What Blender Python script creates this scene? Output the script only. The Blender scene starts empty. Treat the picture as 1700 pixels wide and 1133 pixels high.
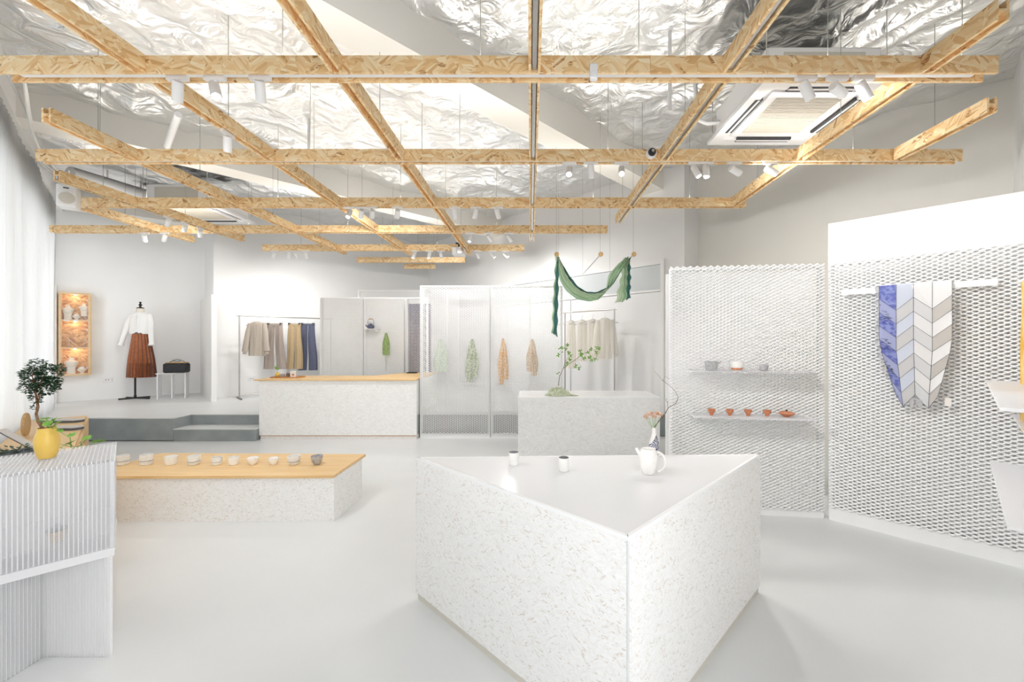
import bpy, math, random
import numpy as np
from mathutils import Vector, Matrix
R2 = math.sqrt(2.0)
random.seed(7)
rng = np.random.default_rng(11)
sc = bpy.context.scene
COL = sc.collection

# ------------------------------------------------------------------ camera, world, exposure
EYE = 1.3
F, CX, CY = 672.0, 883.0, 567.0            # focal length and principal point, in 1700 x 1133 pixels
cam_d = bpy.data.cameras.new('camera'); cam = bpy.data.objects.new('camera', cam_d); COL.objects.link(cam)
cam.location = (0, 0, EYE); cam.rotation_euler = (math.radians(90), 0, 0)
cam_d.sensor_width = 36; cam_d.lens = F / 1700 * 36
cam_d.shift_x = -(CX - 850) / 1700; cam_d.shift_y = (CY - 566.5) / 1700
cam_d.clip_start = 0.05
sc.camera = cam
w = bpy.data.worlds.new('daylight'); sc.world = w; w.use_nodes = True
bg = w.node_tree.nodes['Background']; bg.inputs[0].default_value = (0.93, 0.96, 1, 1); bg.inputs[1].default_value = 0.9
sc.view_settings.view_transform = 'Standard'; sc.view_settings.look = 'None'
sc.view_settings.exposure = 0.47; sc.view_settings.gamma = 1; sc.view_settings.use_curve_mapping = False
sc.cycles.use_denoising = True
sc.cycles.max_bounces = 14; sc.cycles.diffuse_bounces = 8; sc.cycles.glossy_bounces = 4
sc.cycles.transmission_bounces = 8; sc.cycles.transparent_max_bounces = 24
sc.cycles.sample_clamp_indirect = 6
sc.cycles.caustics_reflective = False; sc.cycles.caustics_refractive = False
SPOT_W, WIN_W, UP_W, FILL_W = 21.0, 190.0, 1.8, 34.0

VN0 = -.5
def X(px, Y): return (px - CX) / F * Y           # world x of an image column at depth Y
def Z(py, Y): return EYE - (py - CY) / F * Y     # world z of an image row at depth Y
def YZ(py, z): return F * (EYE - z) / (py - CY)  # depth at which height z shows on row py
def uv(u, v): return ((u - v) / R2, (u + v) / R2)   # the room stands at 45 degrees to the lattice

# window daylight: one soft light outside the glass of the long window wall
def area(name, loc, rot, sx, sy, p, c):
    d = bpy.data.lights.new(name, 'AREA'); d.shape = 'RECTANGLE'; d.size = sx; d.size_y = sy; d.energy = p; d.color = c
    o = bpy.data.objects.new(name, d); COL.objects.link(o); o.location = loc; o.rotation_euler = rot; return o
_x, _y = uv(-1.35, 5.6)
area('window_daylight', (_x, _y, 1.75), (math.radians(90), 0, math.radians(-45)), 8.0, 2.7, WIN_W, (0.9, 0.95, 1))

# unseen fill light added behind the photographer, outside an assumed glazed entrance
_x, _y = uv(.05, VN0 - .3)
area('added_entrance_fill', (_x, _y, 1.4), (math.radians(90), 0, math.radians(45)), 1.7, 2.3, FILL_W, (.95, .97, 1))
# warm linear strips lying in the channels of the cross beams, washing the foil above
for _Y, _x0, _x1 in ((2.35, -2.9, 2.5), (3.47, -4.0, 3.5), (4.62, -4.9, 2.3), (5.71, -6.2, .9), (6.84, -4.3, -.3), (7.86, -3.2, -1.4)):
    area('channel_strip', ((_x0 + _x1) / 2, _Y, 2.945), (math.pi, 0, 0), _x1 - _x0, .03, UP_W * (_x1 - _x0), (1, .965, .91))

# ------------------------------------------------------------------ materials
M = {}
def newmat(name):
    m = bpy.data.materials.new(name); m.use_nodes = True; M[name] = m
    nt = m.node_tree; b = nt.nodes['Principled BSDF']; return m, nt, b
def N(nt, t, **k):
    n = nt.nodes.new(t)
    for a, v in k.items():
        if a in n.inputs: n.inputs[a].default_value = v
        else: setattr(n, a, v)
    return n
def L(nt, a, b): nt.links.new(a, b)
def plain(name, c, rough=.6, metal=0.0, noise=.03, bump=0.0, scale=30, spec=.5, coat=0):
    m, nt, b = newmat(name)
    b.inputs['Roughness'].default_value = rough; b.inputs['Metallic'].default_value = metal
    b.inputs['Specular IOR Level'].default_value = spec; b.inputs['Coat Weight'].default_value = coat
    tc = N(nt, 'ShaderNodeTexCoord'); nz = N(nt, 'ShaderNodeTexNoise', Scale=scale, Detail=4.0)
    L(nt, tc.outputs['Object'], nz.inputs['Vector'])
    cr = N(nt, 'ShaderNodeValToRGB'); e = cr.color_ramp.elements
    e[0].position = .3; e[1].position = .7
    e[0].color = tuple(max(0, x - noise) for x in c) + (1,); e[1].color = tuple(min(1, x + noise) for x in c) + (1,)
    L(nt, nz.outputs['Fac'], cr.inputs['Fac']); L(nt, cr.outputs['Color'], b.inputs['Base Color'])
    if bump:
        bp = N(nt, 'ShaderNodeBump', Strength=bump, Distance=.01); L(nt, nz.outputs['Fac'], bp.inputs['Height']); L(nt, bp.outputs[0], b.inputs['Normal'])
    return m
def math_n(nt, op, a, b=None, c=None):
    n = nt.nodes.new('ShaderNodeMath'); n.operation = op
    for i, v in enumerate((a, b, c)):
        if v is None: continue
        if isinstance(v, (int, float)): n.inputs[i].default_value = v
        else: L(nt, v, n.inputs[i])
    return n.outputs[0]
def mixc(nt, f, a, b):
    n = nt.nodes.new('ShaderNodeMix'); n.data_type = 'RGBA'
    for s, v in (('Factor', f), ('A', a), ('B', b)):
        sock = [i for i in n.inputs if i.name == s and (s == 'Factor' and i.type == 'VALUE' or i.type == 'RGBA')][0]
        if isinstance(v, (int, float)): sock.default_value = v
        elif isinstance(v, tuple): sock.default_value = v + (1,) if len(v) == 3 else v
        else: L(nt, v, sock)
    return [o for o in n.outputs if o.type == 'RGBA'][0]
def osb(name, cols, fleck, fleck_amt, sc_=1.0, rough=.55, bump=.25, flat=True):
    """oriented strand board: three layers of long flakes at different angles, patched together"""
    m, nt, b = newmat(name); b.inputs['Roughness'].default_value = rough
    tc = N(nt, 'ShaderNodeTexCoord'); sp = N(nt, 'ShaderNodeSeparateXYZ'); L(nt, tc.outputs['Object'], sp.inputs[0])
    oi = N(nt, 'ShaderNodeObjectInfo')
    cb = N(nt, 'ShaderNodeCombineXYZ')
    L(nt, math_n(nt, 'ADD', sp.outputs['X'], math_n(nt, 'MULTIPLY', oi.outputs['Random'], 37.0)), cb.inputs[0])
    L(nt, math_n(nt, 'ADD', sp.outputs['Z'], sp.outputs['Y']) , cb.inputs[1])
    layers = []
    for k, (ang, sx, sy) in enumerate(((12, 11, 75), (52, 13, 85), (-38, 12, 80), (-8, 16, 60))):
        mp = N(nt, 'ShaderNodeMapping'); mp.inputs['Rotation'].default_value = (0, 0, math.radians(ang))
        mp.inputs['Location'].default_value = (k * 3.1, k * 1.7, 0)
        # rotate first, then stretch
        L(nt, cb.outputs[0], mp.inputs['Vector'])
        m2 = N(nt, 'ShaderNodeMapping'); m2.inputs['Scale'].default_value = (sx * sc_, sy * sc_, 1); L(nt, mp.outputs[0], m2.inputs['Vector'])
        vo = N(nt, 'ShaderNodeTexVoronoi'); vo.voronoi_dimensions = '2D'; vo.inputs['Scale'].default_value = 1; L(nt, m2.outputs[0], vo.inputs['Vector'])
        layers.append(vo)
    nz = N(nt, 'ShaderNodeTexNoise', Scale=11.0 * sc_, Detail=1.0); L(nt, cb.outputs[0], nz.inputs['Vector'])
    nz2 = N(nt, 'ShaderNodeTexNoise', Scale=9.0 * sc_, Detail=1.0)
    mp3 = N(nt, 'ShaderNodeMapping'); mp3.inputs['Location'].default_value = (7, 3, 1); L(nt, cb.outputs[0], mp3.inputs['Vector']); L(nt, mp3.outputs[0], nz2.inputs['Vector'])
    f1 = math_n(nt, 'GREATER_THAN', nz.outputs['Fac'], .5); f2 = math_n(nt, 'GREATER_THAN', nz2.outputs['Fac'], .5)
    ca = mixc(nt, f1, layers[0].outputs['Color'], layers[1].outputs['Color'])
    cc = mixc(nt, f1, layers[2].outputs['Color'], layers[3].outputs['Color'])
    call = mixc(nt, f2, ca, cc)
    sr = N(nt, 'ShaderNodeSeparateColor'); L(nt, call, sr.inputs[0])
    cr = N(nt, 'ShaderNodeValToRGB'); els = cr.color_ramp.elements
    els[0].position = 0; els[0].color = cols[0] + (1,); els[1].position = 1; els[1].color = cols[-1] + (1,)
    for i, c in enumerate(cols[1:-1]):
        e = els.new((i + 1) / (len(cols) - 1)); e.color = c + (1,)
    L(nt, sr.outputs[0], cr.inputs['Fac'])
    # thin dark flecks: the rare cells
    fl = math_n(nt, 'LESS_THAN', sr.outputs[1], fleck_amt)
    g = N(nt, 'ShaderNodeTexNoise', Scale=90.0 * sc_, Detail=2.0)
    mg = N(nt, 'ShaderNodeMapping'); mg.inputs['Scale'].default_value = (.3, 2, 1); L(nt, cb.outputs[0], mg.inputs['Vector']); L(nt, mg.outputs[0], g.inputs['Vector'])
    fl = math_n(nt, 'MULTIPLY', fl, math_n(nt, 'GREATER_THAN', g.outputs['Fac'], .47))
    out = mixc(nt, fl, cr.outputs['Color'], fleck)
    L(nt, out, b.inputs['Base Color'])
    bp = N(nt, 'ShaderNodeBump', Strength=bump, Distance=.004); L(nt, sr.outputs[2], bp.inputs['Height']); L(nt, bp.outputs[0], b.inputs['Normal'])
    return m
osb('osb', [(.70, .41, .17), (.83, .56, .27), (.89, .64, .34), (.92, .70, .41), (.96, .80, .54)], (.46, .22, .08), .035, .85)
osb('osb_display', [(.42, .2, .07), (.60, .33, .12), (.72, .43, .18), (.82, .54, .27)], (.22, .09, .03), .07, .8)
osb('osb_white', [(.80, .785, .76), (.845, .835, .815), (.87, .865, .85), (.885, .88, .87)], (.66, .585, .50), .075, 3.5, bump=.6)
osb('osb_pale', [(.78, .78, .77), (.82, .82, .81), (.85, .85, .84), (.87, .87, .86)], (.74, .73, .71), .05, 1.6, bump=.35)
plain('wall_white', (.86, .86, .855), .85, noise=.006, scale=3)
plain('plaster_warm', (.84, .82, .77), .85, noise=.008, scale=3)
plain('white_paint', (.86, .86, .86), .45, noise=.004)
plain('white_gloss', (.84, .84, .85), .16, noise=.003)
plain('mesh_white', (.93, .93, .925), .4, noise=.004)
plain('concrete', (.27, .30, .305), .6, noise=.035, scale=5, bump=.05)
plain('step_edge', (.62, .63, .63), .6, noise=.02, scale=8)
plain('steel', (.55, .53, .51), .3, metal=1, noise=.02)
plain('dark_steel', (.22, .22, .23), .35, metal=1, noise=.02)
plain('wire', (.34, .34, .30), .4, noise=.02)
plain('black', (.012, .012, .016), .5, noise=.005)
plain('dark_slot', (.05, .05, .055), .6, noise=.01)
plain('grille', (.62, .59, .52), .6, noise=.01)
plain('blouse', (.88, .88, .87), .8, noise=.01, bump=.1, scale=60)
plain('skirt', (.36, .115, .04), .5, noise=.03, scale=30, bump=.1)
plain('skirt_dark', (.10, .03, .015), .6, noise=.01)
plain('linen', (.46, .40, .34), .9, noise=.04, scale=120, bump=.2)
plain('linen_brown', (.34, .285, .25), .9, noise=.04, scale=120, bump=.2)
plain('khaki', (.44, .33, .19), .9, noise=.04, scale=120, bump=.2)
plain('denim', (.10, .11, .17), .9, noise=.03, scale=120, bump=.2)
plain('cream', (.84, .79, .70), .85, noise=.02, scale=80)
plain('navy', (.015, .018, .06), .8, noise=.01)
plain('bust', (.80, .75, .65), .6, noise=.02)
plain('pearl', (.80, .74, .62), .3, noise=.02)
plain('terracotta', (.56, .22, .11), .6, noise=.05, scale=60, bump=.1)
plain('porcelain', (.86, .85, .82), .3, noise=.02, scale=40)
plain('stone_ware', (.78, .78, .76), .5, noise=.05, scale=60, bump=.1)
plain('grey_ware', (.42, .42, .43), .45, noise=.10, scale=70, bump=.1)
plain('glaze_white', (.88, .86, .83), .2, noise=.02, scale=30)
plain('ink', (.01, .012, .03), .3, noise=.004)
plain('yellow_glaze', (.72, .48, .10), .35, noise=.02, scale=14)
plain('bark', (.22, .11, .05), .8, noise=.06, scale=90, bump=.4)
plain('twig', (.16, .11, .09), .8, noise=.04, scale=90)
plain('leaf_dark', (.015, .05, .018), .45, noise=.012, scale=40)
plain('leaf_bright', (.17, .36, .04), .5, noise=.06, scale=30)
plain('moss', (.46, .50, .36), .9, noise=.16, scale=45, bump=.9)
plain('petal', (.84, .60, .44), .7, noise=.10, scale=120)
plain('wicker', (.55, .36, .17), .7, noise=.08, scale=90, bump=.4)
plain('tray_wood', (.52, .24, .08), .5, noise=.06, scale=40)
plain('brown_cup', (.17, .10, .07), .5, noise=.03, scale=50)
plain('paper', (.80, .77, .73), .8, noise=.02)
plain('felt', (.62, .60, .57), .9, noise=.02)
plain('slate', (.10, .11, .13), .7, noise=.02)
plain('soil', (.05, .03, .02), .9, noise=.02, bump=.5, scale=200)
plain('cable', (.72, .72, .70), .5, noise=.01)
plain('copper_tube', (.55, .27, .15), .4, noise=.03)
def floor_mat():
    m, nt, b = newmat('floor_epoxy'); b.inputs['Roughness'].default_value = .32
    tc = N(nt, 'ShaderNodeTexCoord'); nz = N(nt, 'ShaderNodeTexNoise', Scale=1.1, Detail=5.0); L(nt, tc.outputs['Object'], nz.inputs['Vector'])
    cr = N(nt, 'ShaderNodeValToRGB'); cr.color_ramp.elements[0].position = .35; cr.color_ramp.elements[1].position = .65
    cr.color_ramp.elements[0].color = (.68, .69, .69, 1); cr.color_ramp.elements[1].color = (.72, .73, .725, 1)
    L(nt, nz.outputs['Fac'], cr.inputs['Fac']); L(nt, cr.outputs[0], b.inputs['Base Color'])
floor_mat()
def ply_mat():
    m, nt, b = newmat('plywood'); b.inputs['Roughness'].default_value = .45
    tc = N(nt, 'ShaderNodeTexCoord'); mp = N(nt, 'ShaderNodeMapping'); mp.inputs['Scale'].default_value = (1.2, 26, 26)
    nz = N(nt, 'ShaderNodeTexNoise', Scale=1.6, Detail=6.0, Distortion=.6); L(nt, tc.outputs['Object'], mp.inputs[0]); L(nt, mp.outputs[0], nz.inputs['Vector'])
    cr = N(nt, 'ShaderNodeValToRGB'); cr.color_ramp.elements[0].position = .3; cr.color_ramp.elements[1].position = .75
    cr.color_ramp.elements[0].color = (.70, .45, .20, 1); cr.color_ramp.elements[1].color = (.82, .60, .32, 1)
    L(nt, nz.outputs['Fac'], cr.inputs['Fac']); L(nt, cr.outputs[0], b.inputs['Base Color'])
ply_mat()
def foil_mat():
    m, nt, b = newmat('foil'); b.inputs['Metallic'].default_value = .95; b.inputs['Roughness'].default_value = .31
    tc = N(nt, 'ShaderNodeTexCoord'); nz = N(nt, 'ShaderNodeTexNoise', Scale=2.3, Detail=3.0); L(nt, tc.outputs['Object'], nz.inputs['Vector'])
    cr = N(nt, 'ShaderNodeValToRGB'); cr.color_ramp.elements[0].color = (.82, .84, .865, 1); cr.color_ramp.elements[1].color = (.92, .91, .88, 1)
    L(nt, nz.outputs['Fac'], cr.inputs['Fac']); L(nt, cr.outputs[0], b.inputs['Base Color'])
    vo = N(nt, 'ShaderNodeTexVoronoi', Scale=9.0); n2 = N(nt, 'ShaderNodeTexNoise', Scale=4.0, Detail=3.0, Distortion=1.5)
    L(nt, tc.outputs['Object'], n2.inputs['Vector']); L(nt, tc.outputs['Object'], vo.inputs['Vector'])
    ad = math_n(nt, 'ADD', n2.outputs['Fac'], math_n(nt, 'MULTIPLY', vo.outputs['Distance'], .12))
    bp = N(nt, 'ShaderNodeBump', Strength=.6, Distance=.06); L(nt, ad, bp.inputs['Height']); L(nt, bp.outputs[0], b.inputs['Normal'])
foil_mat()
def sheer(name, c, transp=.3, transl=.4, rough=.6, c2=None, scale=20):
    """thin cloth or multiwall plastic: part clear, part scattering through"""
    m, nt, b = newmat(name); b.inputs['Base Color'].default_value = c + (1,); b.inputs['Roughness'].default_value = rough
    out = nt.nodes['Material Output']
    tl = N(nt, 'ShaderNodeBsdfTranslucent'); tl.inputs[0].default_value = c + (1,)
    tr = N(nt, 'ShaderNodeBsdfTransparent')
    if c2:
        tc = N(nt, 'ShaderNodeTexCoord'); nz = N(nt, 'ShaderNodeTexNoise', Scale=float(scale), Detail=3.0); L(nt, tc.outputs['Object'], nz.inputs['Vector'])
        cr = N(nt, 'ShaderNodeValToRGB'); cr.color_ramp.elements[0].position = .42; cr.color_ramp.elements[1].position = .58
        cr.color_ramp.elements[0].color = c + (1,); cr.color_ramp.elements[1].color = c2 + (1,)
        L(nt, nz.outputs['Fac'], cr.inputs['Fac']); L(nt, cr.outputs[0], b.inputs['Base Color']); L(nt, cr.outputs[0], tl.inputs[0])
    m1 = N(nt, 'ShaderNodeMixShader'); m1.inputs[0].default_value = transl; L(nt, b.outputs[0], m1.inputs[1]); L(nt, tl.outputs[0], m1.inputs[2])
    m2 = N(nt, 'ShaderNodeMixShader'); m2.inputs[0].default_value = transp; L(nt, m1.outputs[0], m2.inputs[1]); L(nt, tr.outputs[0], m2.inputs[2])
    L(nt, m2.outputs[0], out.inputs['Surface'])
    return m
sheer('curtain', (.88, .88, .875), .0, .45)
sheer('polycarb', (.92, .92, .93), .78, .4, .2)
sheer('polycarb_rib', (.95, .95, .955), .05, .45, .25)
sheer('polycarb_white', (.93, .93, .94), .45, .4, .25)
sheer('frosted', (.86, .89, .90), .1, .4, .3)
sheer('silk_green', (.60, .77, .57), .2, .4)
sheer('silk_pale', (.78, .88, .72), .25, .4)
sheer('silk_teal', (.11, .31, .28), .12, .3)
sheer('organza_indigo', (.09, .11, .40), .05, .2, c2=(.22, .26, .55), scale=45)
sheer('organza_violet', (.40, .43, .68), .08, .25)
sheer('organza_blue', (.62, .67, .78), .08, .25)
sheer('organza_grey', (.74, .75, .77), .08, .25)
sheer('organza_white', (.80, .80, .81), .08, .25)
sheer('organza_beige', (.68, .66, .63), .10, .25)
sheer('organza_clear', (.62, .62, .64), .5, .3)
sheer('lace_mint', (.66, .74, .64), .25, .3, c2=(.86, .88, .84), scale=60)
sheer('lace_olive', (.50, .56, .40), .2, .3, c2=(.84, .85, .78), scale=45)
sheer('lace_apricot', (.84, .56, .30), .2, .3, c2=(.90, .82, .70), scale=50)
sheer('lace_sand', (.78, .64, .48), .25, .3, c2=(.90, .84, .76), scale=50)
sheer('lace_green', (.26, .40, .12), .15, .3, c2=(.50, .62, .30), scale=60)
sheer('silk_yellow', (.86, .55, .08), .1, .3, c2=(.90, .72, .30), scale=8)
sheer('cream_sheer', (.95, .925, .87), .12, .35)
def vase_mat():
    m, nt, b = newmat('vase_glaze'); b.inputs['Roughness'].default_value = .3
    tc = N(nt, 'ShaderNodeTexCoord'); wv = N(nt, 'ShaderNodeTexWave', Scale=48.0, Distortion=14.0, Detail=3.0); wv.bands_direction = 'DIAGONAL'
    L(nt, tc.outputs['Object'], wv.inputs['Vector']); sp = N(nt, 'ShaderNodeSeparateXYZ'); L(nt, tc.outputs['Object'], sp.inputs[0])
    cr = N(nt, 'ShaderNodeValToRGB'); cr.color_ramp.elements[0].position = .35; cr.color_ramp.elements[1].position = .75
    cr.color_ramp.elements[0].color = (.02, .025, .08, 1); cr.color_ramp.elements[1].color = (.62, .62, .66, 1); L(nt, wv.outputs['Fac'], cr.inputs['Fac'])
    f = math_n(nt, 'GREATER_THAN', math_n(nt, 'ADD', sp.outputs['Z'], math_n(nt, 'MULTIPLY', sp.outputs['X'], -1.5)), .105)
    L(nt, mixc(nt, f, cr.outputs[0], (.80, .78, .75)), b.inputs['Base Color'])
vase_mat()
def glass_mat():
    m, nt, b = newmat('glass'); out = nt.nodes['Material Output']
    tr = N(nt, 'ShaderNodeBsdfTransparent'); gl = N(nt, 'ShaderNodeBsdfGlossy'); gl.inputs['Roughness'].default_value = .02
    mx = N(nt, 'ShaderNodeMixShader'); mx.inputs[0].default_value = .08; L(nt, tr.outputs[0], mx.inputs[1]); L(nt, gl.outputs[0], mx.inputs[2]); L(nt, mx.outputs[0], out.inputs['Surface'])
glass_mat()
def lamp_mat():
    m, nt, b = newmat('lamp_lens'); b.inputs['Emission Color'].default_value = (1, .95, .86, 1); b.inputs['Emission Strength'].default_value = 6
lamp_mat()

# ------------------------------------------------------------------ mesh helpers
class MB:
    def __init__(s): s.v = []; s.f = []; s.m = []
    def add(s, V, Fc, mi=0):
        o = len(s.v); s.v += [tuple(p) for p in V]; s.f += [tuple(i + o for i in q) for q in Fc]; s.m += [mi] * len(Fc); return s
    def box(s, x0, x1, y0, y1, z0, z1, mi=0):
        V = [(x, y, z) for z in (z0, z1) for y in (y0, y1) for x in (x0, x1)]
        return s.add(V, [(0, 2, 3, 1), (4, 5, 7, 6), (0, 1, 5, 4), (2, 6, 7, 3), (0, 4, 6, 2), (1, 3, 7, 5)], mi)
    def prism(s, P, z0, z1, mi=0):
        n = len(P); a = sum(P[i][0] * P[(i + 1) % n][1] - P[(i + 1) % n][0] * P[i][1] for i in range(n))
        if a < 0: P = P[::-1]
        V = [(p[0], p[1], z0) for p in P] + [(p[0], p[1], z1) for p in P]
        return s.add(V, [tuple(range(n - 1, -1, -1)), tuple(range(n, 2 * n))] + [(i, (i + 1) % n, (i + 1) % n + n, i + n) for i in range(n)], mi)
    def tube(s, path, r, n=8, mi=0, flat=1.0, cap=True):
        path = [Vector(p) for p in path]; k = len(path); rs = r if isinstance(r, (list, tuple)) else [r] * k
        V = []; ref = None
        for i, p in enumerate(path):
            t = (path[min(i + 1, k - 1)] - path[max(i - 1, 0)])
            t = t.normalized() if t.length > 1e-9 else Vector((0, 0, 1))
            if ref is None: ref = Vector((0, 1, 0)) if abs(t.y) < .9 else Vector((1, 0, 0))
            a = t.cross(ref); a.normalize(); b2 = a.cross(t); ref = b2 if b2.length > .1 else ref
            for j in range(n):
                q = 2 * math.pi * j / n; V.append(p + a * (rs[i] * math.cos(q)) + b2 * (rs[i] * flat * math.sin(q)))
        Fc = [(i * n + j, i * n + (j + 1) % n, (i + 1) * n + (j + 1) % n, (i + 1) * n + j) for i in range(k - 1) for j in range(n)]
        if cap: Fc += [tuple(range(n - 1, -1, -1)), tuple((k - 1) * n + j for j in range(n))]
        return s.add(V, Fc, mi)
    def lathe(s, prof, n=20, c=(0, 0, 0), sy=1.0, mi=0, cap=True):
        V = [(c[0] + r * math.cos(2 * math.pi * j / n), c[1] + sy * r * math.sin(2 * math.pi * j / n), c[2] + z) for r, z in prof for j in range(n)]
        k = len(prof); Fc = [(i * n + j, i * n + (j + 1) % n, (i + 1) * n + (j + 1) % n, (i + 1) * n + j) for i in range(k - 1) for j in range(n)]
        if cap: Fc += [tuple(range(n - 1, -1, -1)), tuple((k - 1) * n + j for j in range(n))]
        return s.add(V, Fc, mi)
    def loft(s, secs, n=40, mi=0, cap=True):
        """rings of (cx, cy, z, rx, ry, fold depth, folds, phase)"""
        V = []
        for cx, cy, z, rx, ry, am, fr, ph in secs:
            for j in range(n):
                q = 2 * math.pi * j / n; k = 1 + am * math.sin(fr * q + ph)
                V.append((cx + rx * math.cos(q) * (1 + .3 * (k - 1)), cy + ry * math.sin(q) * k + (k - 1) * ry * .4, z))
        k = len(secs); Fc = [(i * n + j, i * n + (j + 1) % n, (i + 1) * n + (j + 1) % n, (i + 1) * n + j) for i in range(k - 1) for j in range(n)]
        if cap: Fc += [tuple(range(n - 1, -1, -1)), tuple((k - 1) * n + j for j in range(n))]
        return s.add(V, Fc, mi)
    def sheet(s, fn, nu, nv, mi=0):
        V = [fn(i / nu, j / nv) for j in range(nv + 1) for i in range(nu + 1)]
        return s.add(V, [(j * (nu + 1) + i, j * (nu + 1) + i + 1, (j + 1) * (nu + 1) + i + 1, (j + 1) * (nu + 1) + i) for j in range(nv) for i in range(nu)], mi)
    def leaf(s, p, d, n_, ln, wd, mi=0):
        d = Vector(d).normalized(); n_ = Vector(n_); a = d.cross(n_); a = a.normalized() if a.length > .01 else Vector((1, 0, 0)); up = a.cross(d)
        p = Vector(p)
        V = [p, p + d * ln * .35 + a * wd * .5 + up * wd * .1, p + d * ln * .75 + a * wd * .35 + up * wd * .08, p + d * ln, p + d * ln * .75 - a * wd * .35 + up * wd * .08, p + d * ln * .35 - a * wd * .5 + up * wd * .1, p + d * ln * .5]
        return s.add(V, [(0, 1, 6), (1, 2, 6), (2, 3, 6), (3, 4, 6), (4, 5, 6), (5, 0, 6)], mi)
def mesh(name, mb, mats, smooth=False):
    me = bpy.data.meshes.new(name); me.from_pydata(mb.v, [], mb.f)
    for m in (mats if isinstance(mats, (list, tuple)) else [mats]): me.materials.append(M[m])
    if isinstance(mats, (list, tuple)) and len(mats) > 1: me.polygons.foreach_set('material_index', mb.m)
    if smooth:
        me.shade_smooth()
        try: me.set_sharp_from_angle(angle=math.radians(40))
        except Exception: pass
    me.update(); return me
def obj(name, mb, mats, parent=None, loc=(0, 0, 0), rz=0.0, smooth=False, kind=None, label=None, bevel=0, solid=0, rot=None):
    me = mb if isinstance(mb, bpy.types.Mesh) else mesh(name, mb, mats, smooth)
    o = bpy.data.objects.new(name, me); COL.objects.link(o); o.location = loc; o.rotation_euler = rot or (0, 0, rz); o.parent = parent
    if kind: o['kind'] = kind
    if label: o['label'] = label
    if bevel:
        b = o.modifiers.new('bevel', 'BEVEL'); b.width = bevel; b.segments = 2; b.limit_method = 'ANGLE'
    if solid:
        b = o.modifiers.new('solid', 'SOLIDIFY'); b.thickness = solid
    return o
def thing(name, label, cat, loc=(0, 0, 0), rz=0.0, group=None):
    o = bpy.data.objects.new(name, None); COL.objects.link(o); o.location = loc; o.rotation_euler = (0, 0, rz); o.empty_display_size = .1
    o['label'] = label; o['category'] = cat
    if group: o['group'] = group
    return o
def tag(o, label, cat, group=None):
    o['label'] = label; o['category'] = cat
    if group: o['group'] = group
    return o
def struct(name, mb, mats, **k): return obj(name, mb, mats, kind='structure', **k)

# ------------------------------------------------------------------ room shell
def uvbox(mb, u0, u1, v0, v1, z0, z1):
    return mb.prism([uv(u0, v0), uv(u1, v0), uv(u1, v1), uv(u0, v1)], z0, z1)
CEIL, DROP, T = 3.85, 3.42, .15
UL, UR, UR2, VN, VF, VF2, UJ, VJ = -.9, 5.75, 5.3, -.5, 10.1, 8.95, 1.07, 2.4
struct('floor', uvbox(MB(), UL - T, UR + T, VN - T, VF + T, -.1, 0), 'floor_epoxy')
# window wall: piers, sill and lintel round one long opening
wl = MB(); uvbox(wl, UL - T, UL, VN - T, 1.6, 0, CEIL); uvbox(wl, UL - T, UL, 9.6, VF + T, 0, CEIL); uvbox(wl, UL - T, UL, 1.6, 9.6, 0, .35); uvbox(wl, UL - T, UL, 1.6, 9.6, 3.1, CEIL)
struct('wall_left', wl, 'wall_white')
win = MB()
for k in range(7):
    a = 1.6 + k * 8.0 / 6; uvbox(win, UL - .1, UL - .05, max(1.6, a - .03), min(9.6, a + .03), .35, 3.1)
uvbox(win, UL - .1, UL - .05, 1.6, 9.6, .35, .41); uvbox(win, UL - .1, UL - .05, 1.6, 9.6, 3.04, 3.1)
w1 = struct('window_1', win, 'white_paint')
for k in range(6):
    obj('pane', uvbox(MB(), UL - .08, UL - .074, 1.63 + k * 8 / 6, 1.57 + (k + 1) * 8 / 6, .41, 3.04), 'glass', w1)
struct('wall_back_left', uvbox(MB(), UL, UJ + T, VF, VF + T, 0, CEIL), 'wall_white')
struct('wall_jog_left', uvbox(MB(), UJ, UJ + T, VF2, VF, 0, CEIL), 'wall_white')
struct('wall_back', uvbox(MB(), UJ + T, UR2 + T, VF2, VF2 + T, 0, CEIL), 'wall_white')
struct('wall_right', uvbox(MB(), UR2, UR2 + T, VJ, VF2, 0, CEIL), 'wall_white')
struct('wall_jog_right', uvbox(MB(), UR2 + T, UR, VJ, VJ + T, 0, CEIL), 'wall_white')
struct('wall_right_front', uvbox(MB(), UR, UR + T, VN - T, VJ + T, 0, CEIL), 'plaster_warm')
wn = MB(); uvbox(wn, UL, -.82, VN - T, VN, 0, CEIL); uvbox(wn, .95, UR, VN - T, VN, 0, CEIL); uvbox(wn, -.82, .95, VN - T, VN, 2.6, CEIL)
struct('wall_near', wn, 'wall_white')
wf = MB()
for u_ in (-.82, .04, .90): uvbox(wf, u_, u_ + .05, VN - .1, VN - .04, 0, 2.6)
uvbox(wf, -.82, .95, VN - .1, VN - .04, 2.55, 2.6)
w2 = struct('added_window', wf, 'white_paint')  # unseen glazing, added and placed to let light onto the foreground
for u_ in (-.77, .09): obj('pane', uvbox(MB(), u_, u_ + .81, VN - .075, VN - .068, .01, 2.55), 'glass', w2)
# pilaster left of the jewellery cabinet
struct('trim_1', uvbox(MB(), UL, -.80, 10.0, VF, .305, 2.2), 'wall_white')
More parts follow.
